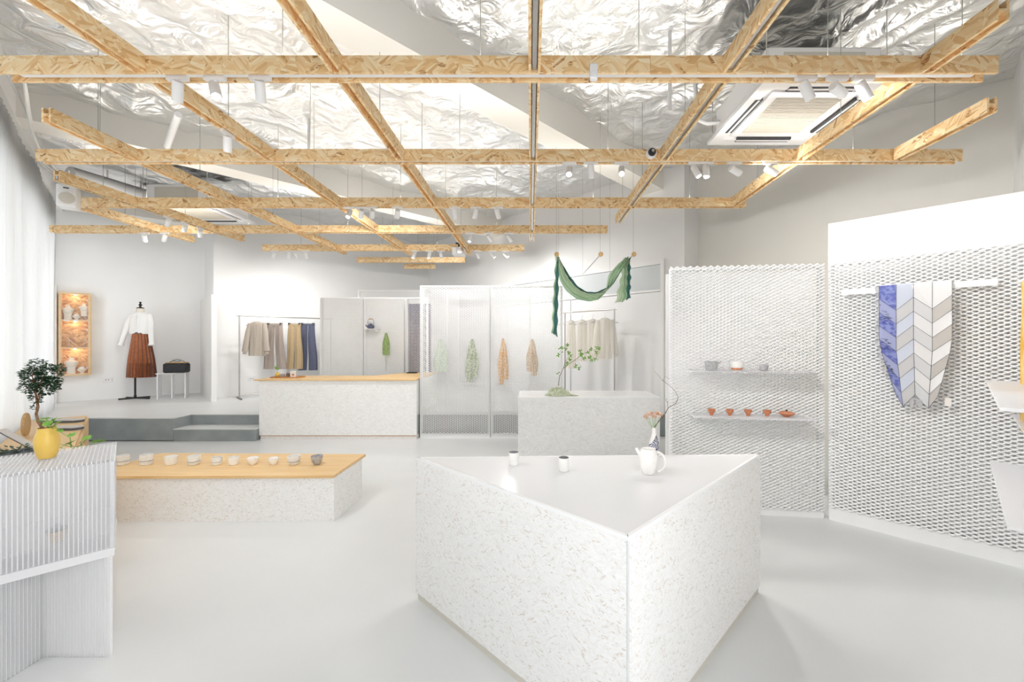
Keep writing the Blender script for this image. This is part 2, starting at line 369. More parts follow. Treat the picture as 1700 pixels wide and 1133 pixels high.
# crumpled foil ceiling
def vnoise(x, y, seed):
    xi = np.floor(x).astype(int); yi = np.floor(y).astype(int); fx = x - xi; fy = y - yi
    h = lambda a, b: (np.sin(a * 127.1 + b * 311.7 + seed * 74.7) * 43758.5453) % 1.0
    fx = fx * fx * (3 - 2 * fx); fy = fy * fy * (3 - 2 * fy)
    return (h(xi, yi) * (1 - fx) + h(xi + 1, yi) * fx) * (1 - fy) + (h(xi, yi + 1) * (1 - fx) + h(xi + 1, yi + 1) * fx) * fy
nu, nv = 230, 360
U, V = np.meshgrid(np.linspace(UL, UR, nu), np.linspace(VN, VF, nv))
wx = U + .5 * vnoise(U * 1.3, V * 1.3, 1); wy = V + .5 * vnoise(U * 1.3, V * 1.3, 2)
h = np.zeros_like(U)
for k, (fa, fb, am) in enumerate(((.8, 1.6, .05), (1.7, 3.2, .035), (4.2, 2.4, .022), (7.5, 8.5, .010), (15, 13, .004))):
    ca, sa = math.cos(k * 1.1), math.sin(k * 1.1); a = wx * ca + wy * sa; b = -wx * sa + wy * ca
    h += am * (1 - np.abs(2 * vnoise(a * fa, b * fb, 5 + k) - 1)) * 1.3
ZC = CEIL - .02 - h
verts = np.stack([(U - V) / R2, (U + V) / R2, ZC], -1).reshape(-1, 3)
idx = np.arange(nu * nv).reshape(nv, nu); fc = np.stack([idx[:-1, :-1], idx[1:, :-1], idx[1:, 1:], idx[:-1, 1:]], -1).reshape(-1, 4)
me = bpy.data.meshes.new('ceiling'); me.from_pydata(verts.tolist(), [], fc.tolist()); me.materials.append(M['foil']); me.shade_smooth()
o = bpy.data.objects.new('ceiling', me); COL.objects.link(o); o['kind'] = 'structure'
struct('ceiling_slab', uvbox(MB(), UL - T, UR + T, VN - T, VF + T, CEIL, CEIL + .1), 'wall_white')
for i, (a, b) in enumerate(((2.70, 3.01), (6.13, 6.44), (9.56, 9.9))):
    struct('trim_%d' % (i + 2), uvbox(MB(), UL, (UR if a < 2.5 else UR2 if a < 9 else UJ), a, b, DROP, CEIL), 'plaster_warm')
struct('trim_5', uvbox(MB(), UL, -.74, VN, VF, DROP - .004, CEIL), 'wall_white')
# raised platform with its step
PZ = .305
plat = MB().prism([(-6.53, 5.26), (-4.66, 5.26), (-4.66, 5.53), (uv(UR2, 0)[0] * 0 + 1.965, 5.53), uv(UR2, VF2), uv(UJ, VF2), uv(UJ, VF), uv(UL, VF)], .012, PZ - .012)
struct('floor_platform', plat, 'concrete')
top = MB().prism([(-6.53, 5.262), (-4.658, 5.262), (-4.658, 5.532), (1.963, 5.532), uv(UR2, VF2), uv(UJ, VF2), uv(UJ, VF), uv(UL, VF)], PZ - .012, PZ)
struct('floor_platform_top', top, 'floor_epoxy')
st = MB().box(-4.657, -3.60, 5.262, 5.528, .001, .15)
o = struct('floor_step', st, 'concrete'); obj('tread', MB().box(-4.657, -3.60, 5.255, 5.528, .1502, .162), 'step_edge', o)
# base under the central screen, edge strip
struct('baseboard_back', uvbox(MB(), UJ + T + .01, 3.4, VF2 - .012, VF2, PZ, PZ + .05), 'white_paint')

# white glazed partition on the right wall: frame, upper frosted strip, two panels
fr = MB(); a0, a1 = 2.72, 7.6
uvbox(fr, UR2 - .05, UR2, a0 - .05, a0, PZ, 2.45); uvbox(fr, UR2 - .05, UR2, a0, a1, 2.38, 2.45); uvbox(fr, UR2 - .05, UR2, a0, a1, 2.0, 2.03)
uvbox(fr, UR2 - .05, UR2, a1, a1 + .05, PZ, 2.45)
d1 = struct('door_1', fr, 'white_paint')
for k in range(3):
    b0 = a0 + .01 + k * (a1 - a0) / 3; b1 = b0 + (a1 - a0) / 3 - .02
    obj('panel', uvbox(MB(), UR2 - .03, UR2 - .012, b0, b1, PZ, 1.995), 'white_gloss', d1)
    obj('pane', uvbox(MB(), UR2 - .025, UR2 - .018, b0, b1, 2.035, 2.375), 'frosted', d1)

# curtains in front of the long window
def curtain(v0, v1, label, ph):
    n = int((v1 - v0) / .011)
    def fn(a, b):
        v = v0 + (v1 - v0) * a; am = .034 + .006 * math.sin(v * 5 + ph)
        q = 2 * math.pi * v / .11 + 1.2 * math.sin(v * 7 + ph)
        u = -.80 + am * math.sin(q) + .01 * math.sin(v * 3 + b * 4); x, y = uv(u, v); z = .02 + (DROP - .03) * b + (.015 * math.sin(v * 31) if b == 1 else 0)
        return (x, y, z)
    o = obj('curtain', MB().sheet(fn, n, 6), 'curtain', smooth=True, solid=.0015)
    tag(o, label, 'curtain'); return o
curtain(.9, 4.35, 'near white pleated floor-length curtain beside the clear plastic cabinet', 0)
curtain(4.45, 9.5, 'far white pleated floor-length curtain beyond the plywood bench', 1.3)

# ------------------------------------------------------------------ lattice of OSB beams
BZ0, BZ1 = EYE + 1.531, EYE + 1.63
CB = [(2.306, -3.065, 2.66, .078), (3.428, -4.206, 3.65, .062), (4.583, -5.20, 2.43, .062), (5.675, -6.77, 1.064, .062), (6.803, -4.536, -.13, .062), (7.824, -3.39, -1.30, .05), (8.49, -2.68, -2.03, .05)]
BN = ['nearest', 'second', 'third', 'fourth', 'fifth', 'sixth', 'farthest']
BL = ['nearest OSB cross beam, the widest one, running over the plastic cabinet to the air conditioner',
      'second OSB cross beam from the front, carrying the black dome camera',
      'third OSB cross beam from the front, ending left at the white loudspeaker',
      'fourth OSB cross beam, reaching farthest into the left corner',
      'fifth OSB cross beam, with the projector near its right end',
      'sixth OSB cross beam, a short double board above the counter',
      'last and shortest OSB board, a stub behind all other cross beams']
PT = .015
def rod_wires(t, pts, z0=None):
    for x, y in pts:
        obj('wire', MB().tube([(x, y, (z0 or BZ1) - .03), (x + .004, y, CEIL - .02)], .0021, 6), 'wire', t)
wires_c = {0: [(-1.45, ), (-.3, ), (.62, ), (1.72, ), (2.5, )], 1: [(-3.7, ), (-2.6, ), (-1.9, ), (-.62, ), (.65, ), (2.75, )], 2: [(-4.4, ), (-2.9, ), (-1.5, ), (.7, ), (1.8, )], 3: [(-5.6, ), (-4.0, ), (-2.6, ), (-.5, )], 4: [(-3.9, ), (-1.6, )], 5: [(-2.9, ), (-1.9, )], 6: [(-2.4, )]}
for i, (Y, x0, x1, gp) in enumerate(CB):
    t = thing('lattice_beam', BL[i], 'beam', (0, Y, 0))
    for sgn, yy in ((0, 0), (1, gp)):
        a = x0; first = True; step = 2.44
        cuts = [x0]; c = x0 + (1.3 if i % 2 == 0 else 1.8)
        while c < x1 - .3: cuts.append(c); c += step
        cuts.append(x1)
        for p, q in zip(cuts[:-1], cuts[1:]):
            o = obj('plank', MB().box(-(q - p) / 2 + .0008, (q - p) / 2 - .0008, 0, PT, -(BZ1 - BZ0) / 2, (BZ1 - BZ0) / 2), 'osb', t, ((p + q) / 2, yy, (BZ0 + BZ1) / 2))
    if i < 5: obj('web', MB().box(x0 + .03, x1 - .03, PT + .0005, gp - .0005, BZ0 + .045, BZ0 + .058), 'osb', t)
    if i < 5: obj('track', MB().box(x0 + .1, x1 - .1, (PT + gp) / 2 - .013, (PT + gp) / 2 + .013, BZ0 + .012, BZ0 + .0445), 'white_paint', t)
    for wx_ in wires_c[i]: obj('wire', MB().tube([(wx_[0], gp * .5 + .008, BZ1 - .03), (wx_[0] + .004, gp * .5 + .008, CEIL - .02)], .0021, 6), 'wire', t)
LB = [(-5.24, -5.25, 4.66, 6.27, 'short diagonal-looking OSB beam farthest left, starting at the loudspeaker'),
      (-4.52, -4.43, 3.85, 6.20, 'OSB lengthwise beam over the far air conditioner, starting behind the second cross beam'),
      (-3.385, -3.30, 2.82, 7.15, 'OSB lengthwise beam whose open left end shows its double boards below the nearest beam'),
      (-2.25, -2.16, 1.15, 7.22, 'long OSB lengthwise beam, second to the left of the central one'),
      (-1.115, -1.11, .85, 7.22, 'long OSB lengthwise beam directly left of the central one'),
      (.02, .0, .85, 6.2, 'central OSB lengthwise beam running straight away from the viewer'),
      (1.127, 1.115, .85, 5.25, 'long OSB lengthwise beam directly right of the central one'),
      (2.245, 2.29, 1.93, 4.55, 'OSB lengthwise beam passing under the near air conditioner'),
      (3.07, 3.09, 2.70, 3.42, 'short OSB stub beam at far right with open double-board end')]
for k, (xa, xb, ya, yb, lab) in enumerate(LB):
    t = thing('lattice_beam', lab, 'beam', (xa, ya, 0), math.atan2(-(xb - xa), yb - ya))
    ends = [ya]
    for (Y, x0, x1, gp) in CB:
        if ya < Y < yb + .05 and x0 - .05 < xa < x1 + .05: ends += [Y - .001, Y + gp + PT + .001]
    ends.append(yb)
    if k == 0: ends = [4.662, 5.674, 5.675 + .078, yb]
    if k == 8: ends = [ya, yb]
    for p, q in zip(ends[::2], ends[1::2]):
        if q - p < .03: continue
        for s_ in (-1, 1):
            xo = s_ * .026
            obj('plank', MB().box(-(q - p) / 2, (q - p) / 2, -PT / 2, PT / 2, -.0495, .0495), 'osb', t, (xo, (p + q) / 2 - ya, BZ0 + .0495), rz=math.radians(90))
        obj('web', MB().box(-(q - p) / 2, (q - p) / 2, -.018, .018, 0, .013), 'osb', t, (0, (p + q) / 2 - ya, BZ0 + .045), rz=math.radians(90))
        if k in (1, 5, 6): obj('track', MB().box(-.012, .012, p - ya, q - ya, BZ0 + .015, BZ0 + .0445), 'steel', t)
        if q - p > .5 and q > 1.8: obj('wire', MB().tube([(0, (p * .45 + q * .55) - ya, BZ1 - .03), (0, (p * .45 + q * .55) - ya, CEIL - .02)], .0021, 6), 'wire', t)

# ------------------------------------------------------------------ track spotlights
_head = MB().lathe([(.0, .045), (.024, .045), (.0275, .040), (.0275, -.060), (.0265, -.066), (.0225, -.066), (.0225, -.05), (0.0, -.05)], 18, cap=False)
ME_HEAD = mesh('head', _head, 'white_paint', True)
ME_LENS = mesh('lens', MB().lathe([(0.0001, -.0485), (.021, -.0485), (.021, -.0505), (0.0001, -.0505)], 16), 'lamp_lens')
ME_ADAPT = mesh('adapter', MB().box(-.06, .06, -.013, .013, -.014, .012), 'white_paint')
ME_STEM = mesh('stem', MB().tube([(0, 0, -.014), (0, 0, -.052)], .006, 8).tube([(0, -.01, -.05), (0, .01, -.05)], .009, 8), 'white_paint', True)
SPD = []
for e_, c_ in ((SPOT_W, (1, .985, .965)), (SPOT_W * .5, (1, .985, .965)), (SPOT_W * .3, (1, .985, .965)), (SPOT_W * 1.6, (1, .99, .975))):
    d = bpy.data.lights.new('spot', 'SPOT'); d.energy = e_; d.spot_size = math.radians(150); d.spot_blend = 1; d.shadow_soft_size = .03; d.color = c_; SPD.append(d)
SPD[3].spot_size = math.radians(64)
def spot(x, y, z, aim, label, rz=0, e=0):
    t = thing('track_spotlight', label, 'spotlight', (x, y, z), 0, 'white track spotlights')
    obj('adapter', ME_ADAPT, None, t, rz=rz); obj('stem', ME_STEM, None, t)
    d = (Vector(aim) - Vector((x, y, z - .06))).normalized(); q = (-d).to_track_quat('Z', 'Y').to_euler()
    hz = -.066
    hd = obj('head', ME_HEAD, None, t, (0, 0, hz), rot=tuple(q)); obj('lens', ME_LENS, None, hd)
    lo = bpy.data.objects.new('spot', SPD[e]); COL.objects.link(lo); lo.parent = hd; lo.location = (0, 0, -.075)
    return t
def ordinal(i): return ['first', 'second', 'third', 'fourth', 'fifth', 'sixth', 'seventh', 'eighth', 'ninth', 'tenth', 'eleventh', 'twelfth'][i]
SP = {0: [(295, (-3.2, 3.6, .4)), (357, (-1.0, 1.6, .9)), (432, (-2.4, 4.0, .3)), (1338, (2.6, 2.6, 1.2)), (1390, (4.4, 3.6, 2.2)), (1433, (2.9, 2.3, 1.0))],
      1: [(945, (.1, 1.9, .7)), (981, (.9, 4.2, .7)), (1032, (.4, 1.6, .7)), (1155, (1.9, 3.0, 1.3)), (1172, (1.5, 3.0, .8)), (1219, (3.9, 4.2, 2.0)), (1279, (4.5, 3.6, 1.5))],
      2: [(580, (-2.2, 3.1, .3)), (600, (-3.1, 6.6, 1.2)), (618, (-2.7, 6.6, 1.5)), (660, (-2.3, 6.6, 1.2)), (755, (-.8, 5.3, 1.2)), (790, (-1.2, 5.3, 1.0)), (826, (.1, 5.4, 1.1))],
      3: [(240, (-6.4, 7.0, 1.3)), (273, (-7.0, 7.2, 1.3)), (780, (-1.0, 5.2, 1.0)), (812, (.4, 7.0, 1.4)), (845, (.9, 6.3, 1.2))],
      4: [(455, (-5.0, 7.2, 1.2)), (480, (-4.6, 7.4, 1.2)), (491, (-4.3, 8.8, 1.6)), (508, (-4.0, 7.8, 1.2)), (688, (-2.4, 6.6, 1.6)), (713, (-2.0, 6.6, 1.4)), (732, (-1.6, 9.0, 1.6)), (793, (-.4, 8.0, 1.5)), (817, (.5, 6.8, 1.4)), (839, (1.0, 6.3, 1.3))]}
for i, lst in SP.items():
    Y, x0, x1, gp = CB[i]; yy = Y + (PT + gp) / 2 if i < 5 else Y
    for k, (px, aim) in enumerate(lst):
        spot(X(px, yy), yy, BZ0 + .0, aim, 'white cylinder track spotlight, %s from the left under the %s OSB cross beam' % (ordinal(k), BN[i]), e=1 if i in (0,) or px < 300 else 0)
for k, (yy, aim) in enumerate(((4.98, (-6.9, 7.0, 1.4)), (5.22, (-6.5, 7.2, 1.3)), (5.46, (-6.0, 7.2, 1.0)))):
    spot(-4.475, yy, BZ0, aim, ['nearest', 'middle', 'farthest'][k] + ' of three white spotlights under the beam crossing the far air conditioner', math.radians(90), e=2)
spot(-2.24, 2.98, BZ0, (-3.4, 4.6, 0), 'lone white spotlight under the lengthwise beam between nearest and second cross beams', math.radians(90))

# unseen fill spotlights added above the photographer to brighten foreground and right screen
for k, (x_, y_, aim, e_) in enumerate(((-1.11, 1.12, (-1.95, 1.5, .4), 3), (-1.11, 1.45, (-2.2, 1.9, .9), 2), (.01, 1.08, (2.9, 2.3, 1.2), 3), (.01, 1.4, (2.4, 2.75, .9), 3), (-.0, .9, (2.8, 2.5, .5), 3),
        (-2.24, 1.3, (2.8, 2.35, .6), 3), (-2.24, 1.62, (-1.9, 3.2, .2), 3), (-1.11, .98, (-.15, 1.7, .3), 2), (-1.11, 1.3, (1.9, 2.9, 1.0), 3), (-2.24, 1.46, (2.8, 2.4, .5), 3))):
    spot(x_, y_, BZ0, aim, 'added unseen fill spotlight on the lattice overhead, ' + ordinal(k) + ' one nearer than the first cross beam', math.radians(90), e=e_)

# white sensor box on the nearest beam
t = thing('sensor_box', 'small white rounded box clipped under the nearest OSB beam', 'sensor', (X(985, 2.30), 2.288, BZ0 - .035))
obj('body', MB().box(-.022, .022, -.016, .016, -.02, .07), 'white_paint', t, bevel=.008)
obj('cover', MB().box(-.019, .019, -.020, -.0162, -.012, .02), 'white_gloss', t, bevel=.003)
# dome camera
t = thing('security_camera', 'white and black dome security camera on the second cross beam', 'camera', (X(1081, 3.42), 3.424, Z(255, 3.42)))
obj('base_ring', MB().lathe([(.0001, 0), (.047, 0), (.047, .012), (.038, .028), (.0001, .03)], 24), 'white_paint', t, rot=(math.radians(90), 0, 0), smooth=True)
obj('dome', MB().lathe([(.033, .027), (.031, .042), (.022, .055), (.0001, .06)], 20), 'black', t, rot=(math.radians(90), 0, 0), smooth=True)
obj('lens', MB().lathe([(.0001, .058), (.012, .058), (.012, .064), (.0001, .066)], 16), 'steel', t, rot=(math.radians(90), 0, 0), smooth=True)
# projector
px_, py_ = X(762, 6.75), 6.72
t = thing('projector', 'small white projector hanging from the fifth OSB cross beam', 'projector', (px_, py_, Z(418, 6.72)))
obj('body', MB().box(-.10, .10, -.07, .12, -.065, .065), 'white_paint', t, bevel=.012)
obj('lens', MB().lathe([(.0001, 0), (.058, 0), (.058, .02), (.05, .024), (.0001, .02)], 24), 'steel', t, (.035, -.069, 0), rot=(math.radians(90), 0, 0), smooth=True)
obj('mount', MB().tube([(0, .02, .06), (0, .02, BZ1 + .05 - Z(418, 6.72))], .012, 8).box(-.05, .05, -.01, .03, .13, .15), 'black', t)
# loudspeaker at left
ly = 4.30; lx = X(112, ly)
t = thing('loudspeaker', 'white box loudspeaker with round grille beside the curtain', 'loudspeaker', (lx, ly, Z(326, ly)), math.radians(38))
obj('cabinet', MB().box(-.075, .075, -.05, .14, -.12, .12), 'white_paint', t, bevel=.02)
obj('grille', MB().lathe([(.0001, 0), (.06, 0), (.06, .006), (.0001, .012)], 24), 'grille', t, (.005, -.051, -.03), rot=(math.radians(90), 0, 0), smooth=True)
obj('badge', MB().box(-.02, .02, -.056, -.051, .068, .078), 'black', t)
obj('bracket', MB().tube([(0, .05, .11), (0, .05, BZ1 + .2 - Z(326, ly))], .008, 8), 'white_paint', t)

# ------------------------------------------------------------------ air conditioners
def aircon(cx, cy, z, lab, rz=0):
    t = thing('air_conditioner', lab, 'air conditioner', (cx, cy, z), rz, 'ceiling cassette air conditioners')
    h = .475
    pan = MB(); pan.box(-h, h, -h, -h + .10, 0, .03); pan.box(-h, h, h - .10, h, 0, .03); pan.box(-h, -h + .10, -h + .10, h - .10, 0, .03); pan.box(h - .10, h, -h + .10, h - .10, 0, .03)
    pan.box(-.33, .33, -.33, .33, .008, .03); pan.box(-h + .1, h - .1, -h + .1, h - .1, .022, .03)
    obj('panel', pan, 'white_gloss', t)
    g = MB(); g.box(-.26, .26, -.26, .26, .004, .0079)
    gr = obj('grille', g, 'grille', t)
    sl = MB()
    for k in range(25): sl.box(-.255, .255, -.25 + k * .0205, -.245 + k * .0205, .0, .0039)
    obj('slats', sl, 'grille', gr, kind='stuff')
    for rz_ in range(4):
        s = MB(); s.box(-.25, .25, -.415, -.355, -.001, .021)
        v = obj('vent', s, 'dark_slot', t, (0, 0, 0), rz=rz_ * math.pi / 2)
        obj('flap', MB().box(-.245, .245, -.393, -.377, -.006, -.0012), 'white_gloss', v)
    bd = MB().box(-.42, .42, -.42, .42, .031, .29); obj('body', bd, 'white_paint', t, bevel=.01)
    bb = MB().box(-.3, .3, -.424, -.4205, .09, .25); obj('access_plate', bb, 'grille', t)
    for sx in (-1, 1):
        for sy in (-1, 1): obj('hanger_rod', MB().tube([(sx * .44, sy * .44, .1), (sx * .44, sy * .44, CEIL - z - .03)], .004, 6), 'steel', t)
    obj('pipe', MB().tube([(-.40, .35, .15), (-.52, .37, .15), (-.6, .40, .2), (-.62, .42, CEIL - z - .04)], .02, 10), 'white_paint', t, smooth=True)
    return t
aircon(2.155, 3.40, 3.18, 'large white cassette air conditioner at right behind the nearest beam')
aircon(-4.9, 6.00, 3.18, 'distant white cassette air conditioner above the left end of fourth beam')

# conduits and pipes under the ceiling
def pipe(pts, r, mat, lab, cat='pipe', name='pipe'):
    o = obj(name, MB().tube(pts, r, 10), mat, smooth=True); tag(o, lab, cat); return o
def PP(px, py, z): Y = F * (z - EYE) / (CY - py); return (X(px, Y), Y, z)
a = PP(1112, 40, 3.78); pipe([a, (a[0], a[1], 3.1)], .014, 'white_paint', 'vertical white conduit hanging from the foil right of the central beam')
a = PP(513, 190, 3.78); pipe([a, (a[0], a[1], 3.3), ], .014, 'white_paint', 'vertical white conduit hanging from the foil above the second beam')
pipe([PP(1165, 150, 3.5), PP(1178, 172, 3.47)], .018, 'white_paint', 'slanting white pipe entering the near air conditioner')
pipe([PP(296, 190, 3.40), PP(277, 243, 3.36)], .03, 'white_paint', 'slanting white tube fixed under the plaster beam at left')
cb_ = thing('cable_bundle', 'bundle of white cables running along the top of the curtain', 'cable', (0, 0, 0))
for k in range(4):
    pts = [];
    for a_ in np.linspace(0, 1, 12):
        v = 5.0 + 2.6 * a_; x, y = uv(-.66 + .03 * k + .04 * math.sin(a_ * 5 + k), v); pts.append((x, y, 3.38 - .14 * math.sin(a_ * 3.1) - .02 * k))
    obj('cable', MB().tube(pts, .009, 6), 'cable', cb_, smooth=True)
du = thing('air_duct', 'fat pale ventilation duct below the ceiling in the left corner', 'duct', (0, 0, 0))
p0 = uv(-.55, 8.3); p1 = uv(.5, 8.9)
obj('duct', MB().tube([(p0[0], p0[1], 3.55), (p1[0], p1[1], 3.55)], .12, 20), 'white_paint', du, smooth=True)
for k in range(2):
    q = uv(-.2 + .35 * k, 8.5 + .2 * k); obj('strap', MB().tube([(q[0], q[1], 3.6), (q[0], q[1], CEIL)], .01, 6), 'steel', du)

# ------------------------------------------------------------------ expanded metal screens
def expanded(Wd, Ht, cw=.05, ch=.024, t=.0088, d=.005):
    nc = max(1, int(round(Wd / cw))); cw = Wd / nc; nr = int(round(Ht / (ch / 2))); A = ch / 4
    base = np.array([0, .11, .39, .61, .89]); sg = np.array([1, 1, -1, -1, 1.])
    xs = []; ss = []
    for c in range(nc):
        for a, b in zip(base[:-1] if c else base[:-1], sg): pass
    xs = np.concatenate([(np.array([-.11, .11, .39, .61]) + c) * cw for c in range(nc)] + [np.array([(nc - .11) * cw, nc * cw])]); ss = np.concatenate([np.array([1, 1, -1, -1.])] * nc + [np.array([1., 1.])])
    xs = np.clip(xs, 0, Wd); n = len(xs)
    rows = np.arange(nr); yc = (rows + .5) * ch / 2
    Y0 = yc[:, None] + A * ss[None, :] * np.where(rows % 2 == 0, 1, -1)[:, None]
    Xg = np.broadcast_to(xs, Y0.shape)
    jit = rng.normal(0, .0006, Y0.shape)
    ring = [(-t / 2, -d), (t / 2, d * .6), (t / 2, d), (-t / 2, -d * .5)]
    V = np.stack([np.stack([Xg, np.full_like(Y0, 0) + dd + jit, Y0 + a], -1) for a, dd in ring], 2)   # rows, n, 4, 3
    idx = np.arange(nr * n * 4).reshape(nr, n, 4)
    q = [np.stack([idx[:, :-1, k], idx[:, 1:, k], idx[:, 1:, (k + 1) % 4], idx[:, :-1, (k + 1) % 4]], -1).reshape(-1, 4) for k in range(4)]
    Fq = np.concatenate(q)
    me = bpy.data.meshes.new('expanded_mesh'); nvt = nr * n * 4
    me.vertices.add(nvt); me.vertices.foreach_set('co', V.reshape(-1)); me.loops.add(len(Fq) * 4); me.loops.foreach_set('vertex_index', Fq.reshape(-1).astype(np.int32))
    me.polygons.add(len(Fq)); me.polygons.foreach_set('loop_start', np.arange(0, len(Fq) * 4, 4, dtype=np.int32)); me.polygons.foreach_set('loop_total', np.full(len(Fq), 4, dtype=np.int32))
    me.update(calc_edges=True); me.materials.append(M['mesh_white']); return me
def screen(p0, p1, z0, z1, label, thick=.08, rail=.05, mid=True, back=True, posts=None, dense=1.0):
    """free-standing screen: white posts and rails with expanded metal on both faces; p0 to p1 is its front line, left to right as seen from the room"""
    p0 = Vector(p0); p1 = Vector(p1); d = p1 - p0; Wd = d.length; ang = math.atan2(d.y, d.x)
    t = thing('mesh_screen', label, 'screen', (p0.x, p0.y, z0), ang)
    H = z1 - z0; me = expanded(Wd, H - rail, t=.0088 * dense)
    obj('front_mesh', me, None, t, (0, 0, rail), kind='stuff')
    if back: obj('back_mesh', me, None, t, (.012, thick, rail), kind='stuff')
    bw = .025
    obj('base_rail', MB().box(0, Wd, .008, thick - .008, 0, rail), 'white_paint', t)
    obj('top_rail', MB().box(0, Wd, .008, thick - .008, H - .02, H - .001), 'white_paint', t)
    for x in (posts or [0, Wd - bw]):
        obj('post', MB().box(x, x + bw, .008, thick - .008, rail, H - .02), 'white_paint', t)
    return t
# centre
YC = 5.43
c0, cm, c1 = X(697, YC), X(814, YC), X(934, YC)
screen((c0, YC, 0), (cm - .004, YC, 0), .0, 2.05, 'white expanded-metal screen right of the counter, with the two green lace scarves', rail=.055, back=False, dense=.88)
screen((cm + .004, YC, 0), (c1, YC, 0), .0, 2.05, 'white expanded-metal screen above the box table, with orange and sand lace scarves', rail=.055, back=False, dense=.88)
# a plain white inner frame with shelf behind the central screens
t = thing('backing_frame', 'white frame of rear mesh, posts and shelf standing behind the central mesh screens', 'frame', (0, YC + .16, 0))
obj('rear_mesh', expanded(c1 - c0 - .13, 1.7, t=.0052), None, t, (c0 + .08, .12, PZ + .02), kind='stuff')
for x in (c0 + .30, (c0 + c1) / 2, c1 - .45): obj('post', MB().box(x, x + .02, .07, .09, PZ + .01, 2.0), 'white_paint', t)
obj('shelf', MB().box(c0 + .45, c1 - .3, -.02, .06, .70, .715), 'white_paint', t)
obj('foot', MB().box(c0 + .08, c1 - .05, .07, .13, PZ, PZ + .02), 'white_paint', t)
# behind the counter
YB = 6.6; zb = Z(494, YB)
screen((X(531, YB), YB, 0), (X(602, YB), YB, 0), PZ, zb, 'left pale mesh screen behind the counter, beside the linen clothes', dense=1.15)
screen((X(604, YB), YB, 0), (X(670, YB), YB, 0), PZ, zb, 'bright mesh screen behind the counter carrying the kettle shelf', dense=1.2)
screen((X(673, YB), YB + .02, 0), (X(694, YB) + .15, YB + .02, 0), PZ, zb, 'narrow mesh screen over a dark navy curtain behind the counter', back=False, dense=.72)
screen((X(594, 7.6), 7.6, 0), (X(702, 7.6), 7.6, 0), PZ, Z(482, 7.6), 'tallest rear mesh screen, only its top showing behind the counter screens')
def fold(x0, x1, z0, z1, n, am, y=0):
    return MB().sheet(lambda a, b: (x0 + (x1 - x0) * a, y + am * math.sin(a * n * 2 * math.pi) * (1 - .3 * b), z0 + (z1 - z0) * b), n * 8, 3)
o = obj('dark_curtain', fold(0, .40, 0, zb - PZ - .1, 6, .02), 'navy', None, (X(673, YB) - .02, YB + .16, PZ + .01), smooth=True, solid=.003)
tag(o, 'dark navy curtain showing through the narrow mesh screen', 'curtain')
# right screens
S1a, S1b = (1.061, 3.10, 0), (2.145, 2.965, 0)
screen(S1a, S1b, 0, 1.862, 'mesh screen with the two cup shelves, behind the triangular table', thick=.06, rail=.055, dense=1.15)
su = 3.61; a = uv(su, .555); b = uv(su, VN + .06)
screen(a + (0,), b + (0,), 0, 1.866, 'large right-hand mesh screen with the blue and grey pleated scarf', thick=.05, rail=.10, dense=1.32)
o = obj('wall_partition', uvbox(MB(), 3.715, 3.80, VN + .01, .575, 0, 2.18), 'white_paint'); o['kind'] = 'structure'
# low white return wall behind the cup screen
o = obj('wall_partition', MB().prism([(1.2, 3.62), (2.38, 3.42), (2.4, 3.5), (1.22, 3.70)], 0, 1.9), 'white_paint'); o['kind'] = 'structure'

# left rear partition of painted board
t = thing('partition_panel', 'white painted strand-board partition standing on the platform by the basket table', 'partition', uv(1.0, 8.43) + (PZ,), math.radians(135))
obj('face', MB().box(.03, 1.48, .0, .012, 0, 1.76), 'osb_white', t)
obj('core', MB().box(0, 1.48, -.05, -.001, 0, 1.76), 'white_paint', t)
obj('edge_post', MB().box(-.002, .029, -.0005, .02, 0, 1.77), 'white_paint', t)

# ------------------------------------------------------------------ big tables
def vpanel(name, p0, p1, z0, z1, th, mat, parent, inward=1, t0=0.0, t1=0.0):
    """an upright board between two points; local X runs along it"""
    p0 = Vector(p0); p1 = Vector(p1); e = (p1 - p0).normalized(); p0 = p0 + e * t0; p1 = p1 - e * t1; d = p1 - p0; ang = math.atan2(d.y, d.x)
    return obj(name, MB().box(0, d.length, 0 if inward > 0 else -th, th if inward > 0 else 0, -(z1 - z0) / 2, (z1 - z0) / 2), mat, parent, (p0.x, p0.y, (z0 + z1) / 2), ang)
A_, B_, C_ = Vector((-.588, 2.046)), Vector((.288, 1.210)), Vector((1.184, 2.098)); TZ = .715
t = thing('display_table', 'big triangular white strand-board table with glossy top in the foreground', 'table', (0, 0, 0))
vpanel('side_panel', A_.to_3d(), B_.to_3d(), .035, TZ - .012, .018, 'osb_white', t)
vpanel('side_panel', B_.to_3d(), C_.to_3d(), .035, TZ - .012, .018, 'osb_white', t, t0=.0185)
vpanel('side_panel', C_.to_3d(), A_.to_3d(), .035, TZ - .012, .018, 'osb_white', t, t0=.03, t1=.03)
cen = (A_ + B_ + C_) / 3
def shrink(P, k): return [tuple(cen + (p - cen) * k) for p in P]
obj('core', MB().prism(shrink([A_, B_, C_], .93), .035, TZ - .013), 'white_paint', t)
obj('plinth', MB().prism(shrink([A_, B_, C_], .985), 0, .0345), 'grille', t)
obj('tabletop', MB().prism(shrink([A_, B_, C_], .975), TZ - .0125, TZ - .001), 'white_gloss', t)
def bar(parent, p, q, wd, z0, z1, mat, name='edge_trim'):
    p = Vector(p); q = Vector(q); d = (q - p).normalized(); n = Vector((-d.y, d.x))
    return obj(name, MB().prism([tuple(p), tuple(q), tuple(q + n * wd - d * wd * 1.6), tuple(p + n * wd + d * wd * 1.6)], z0, z1), mat, parent)
for p, q in ((A_, B_), (B_, C_), (C_, A_)): bar(t, p, q, .012, TZ - .012, TZ, 'white_paint')
obj('corner_bead', MB().tube([(B_.x, B_.y + .004, .036), (B_.x, B_.y + .004, TZ - .013)], .004, 8), 'step_edge', t)

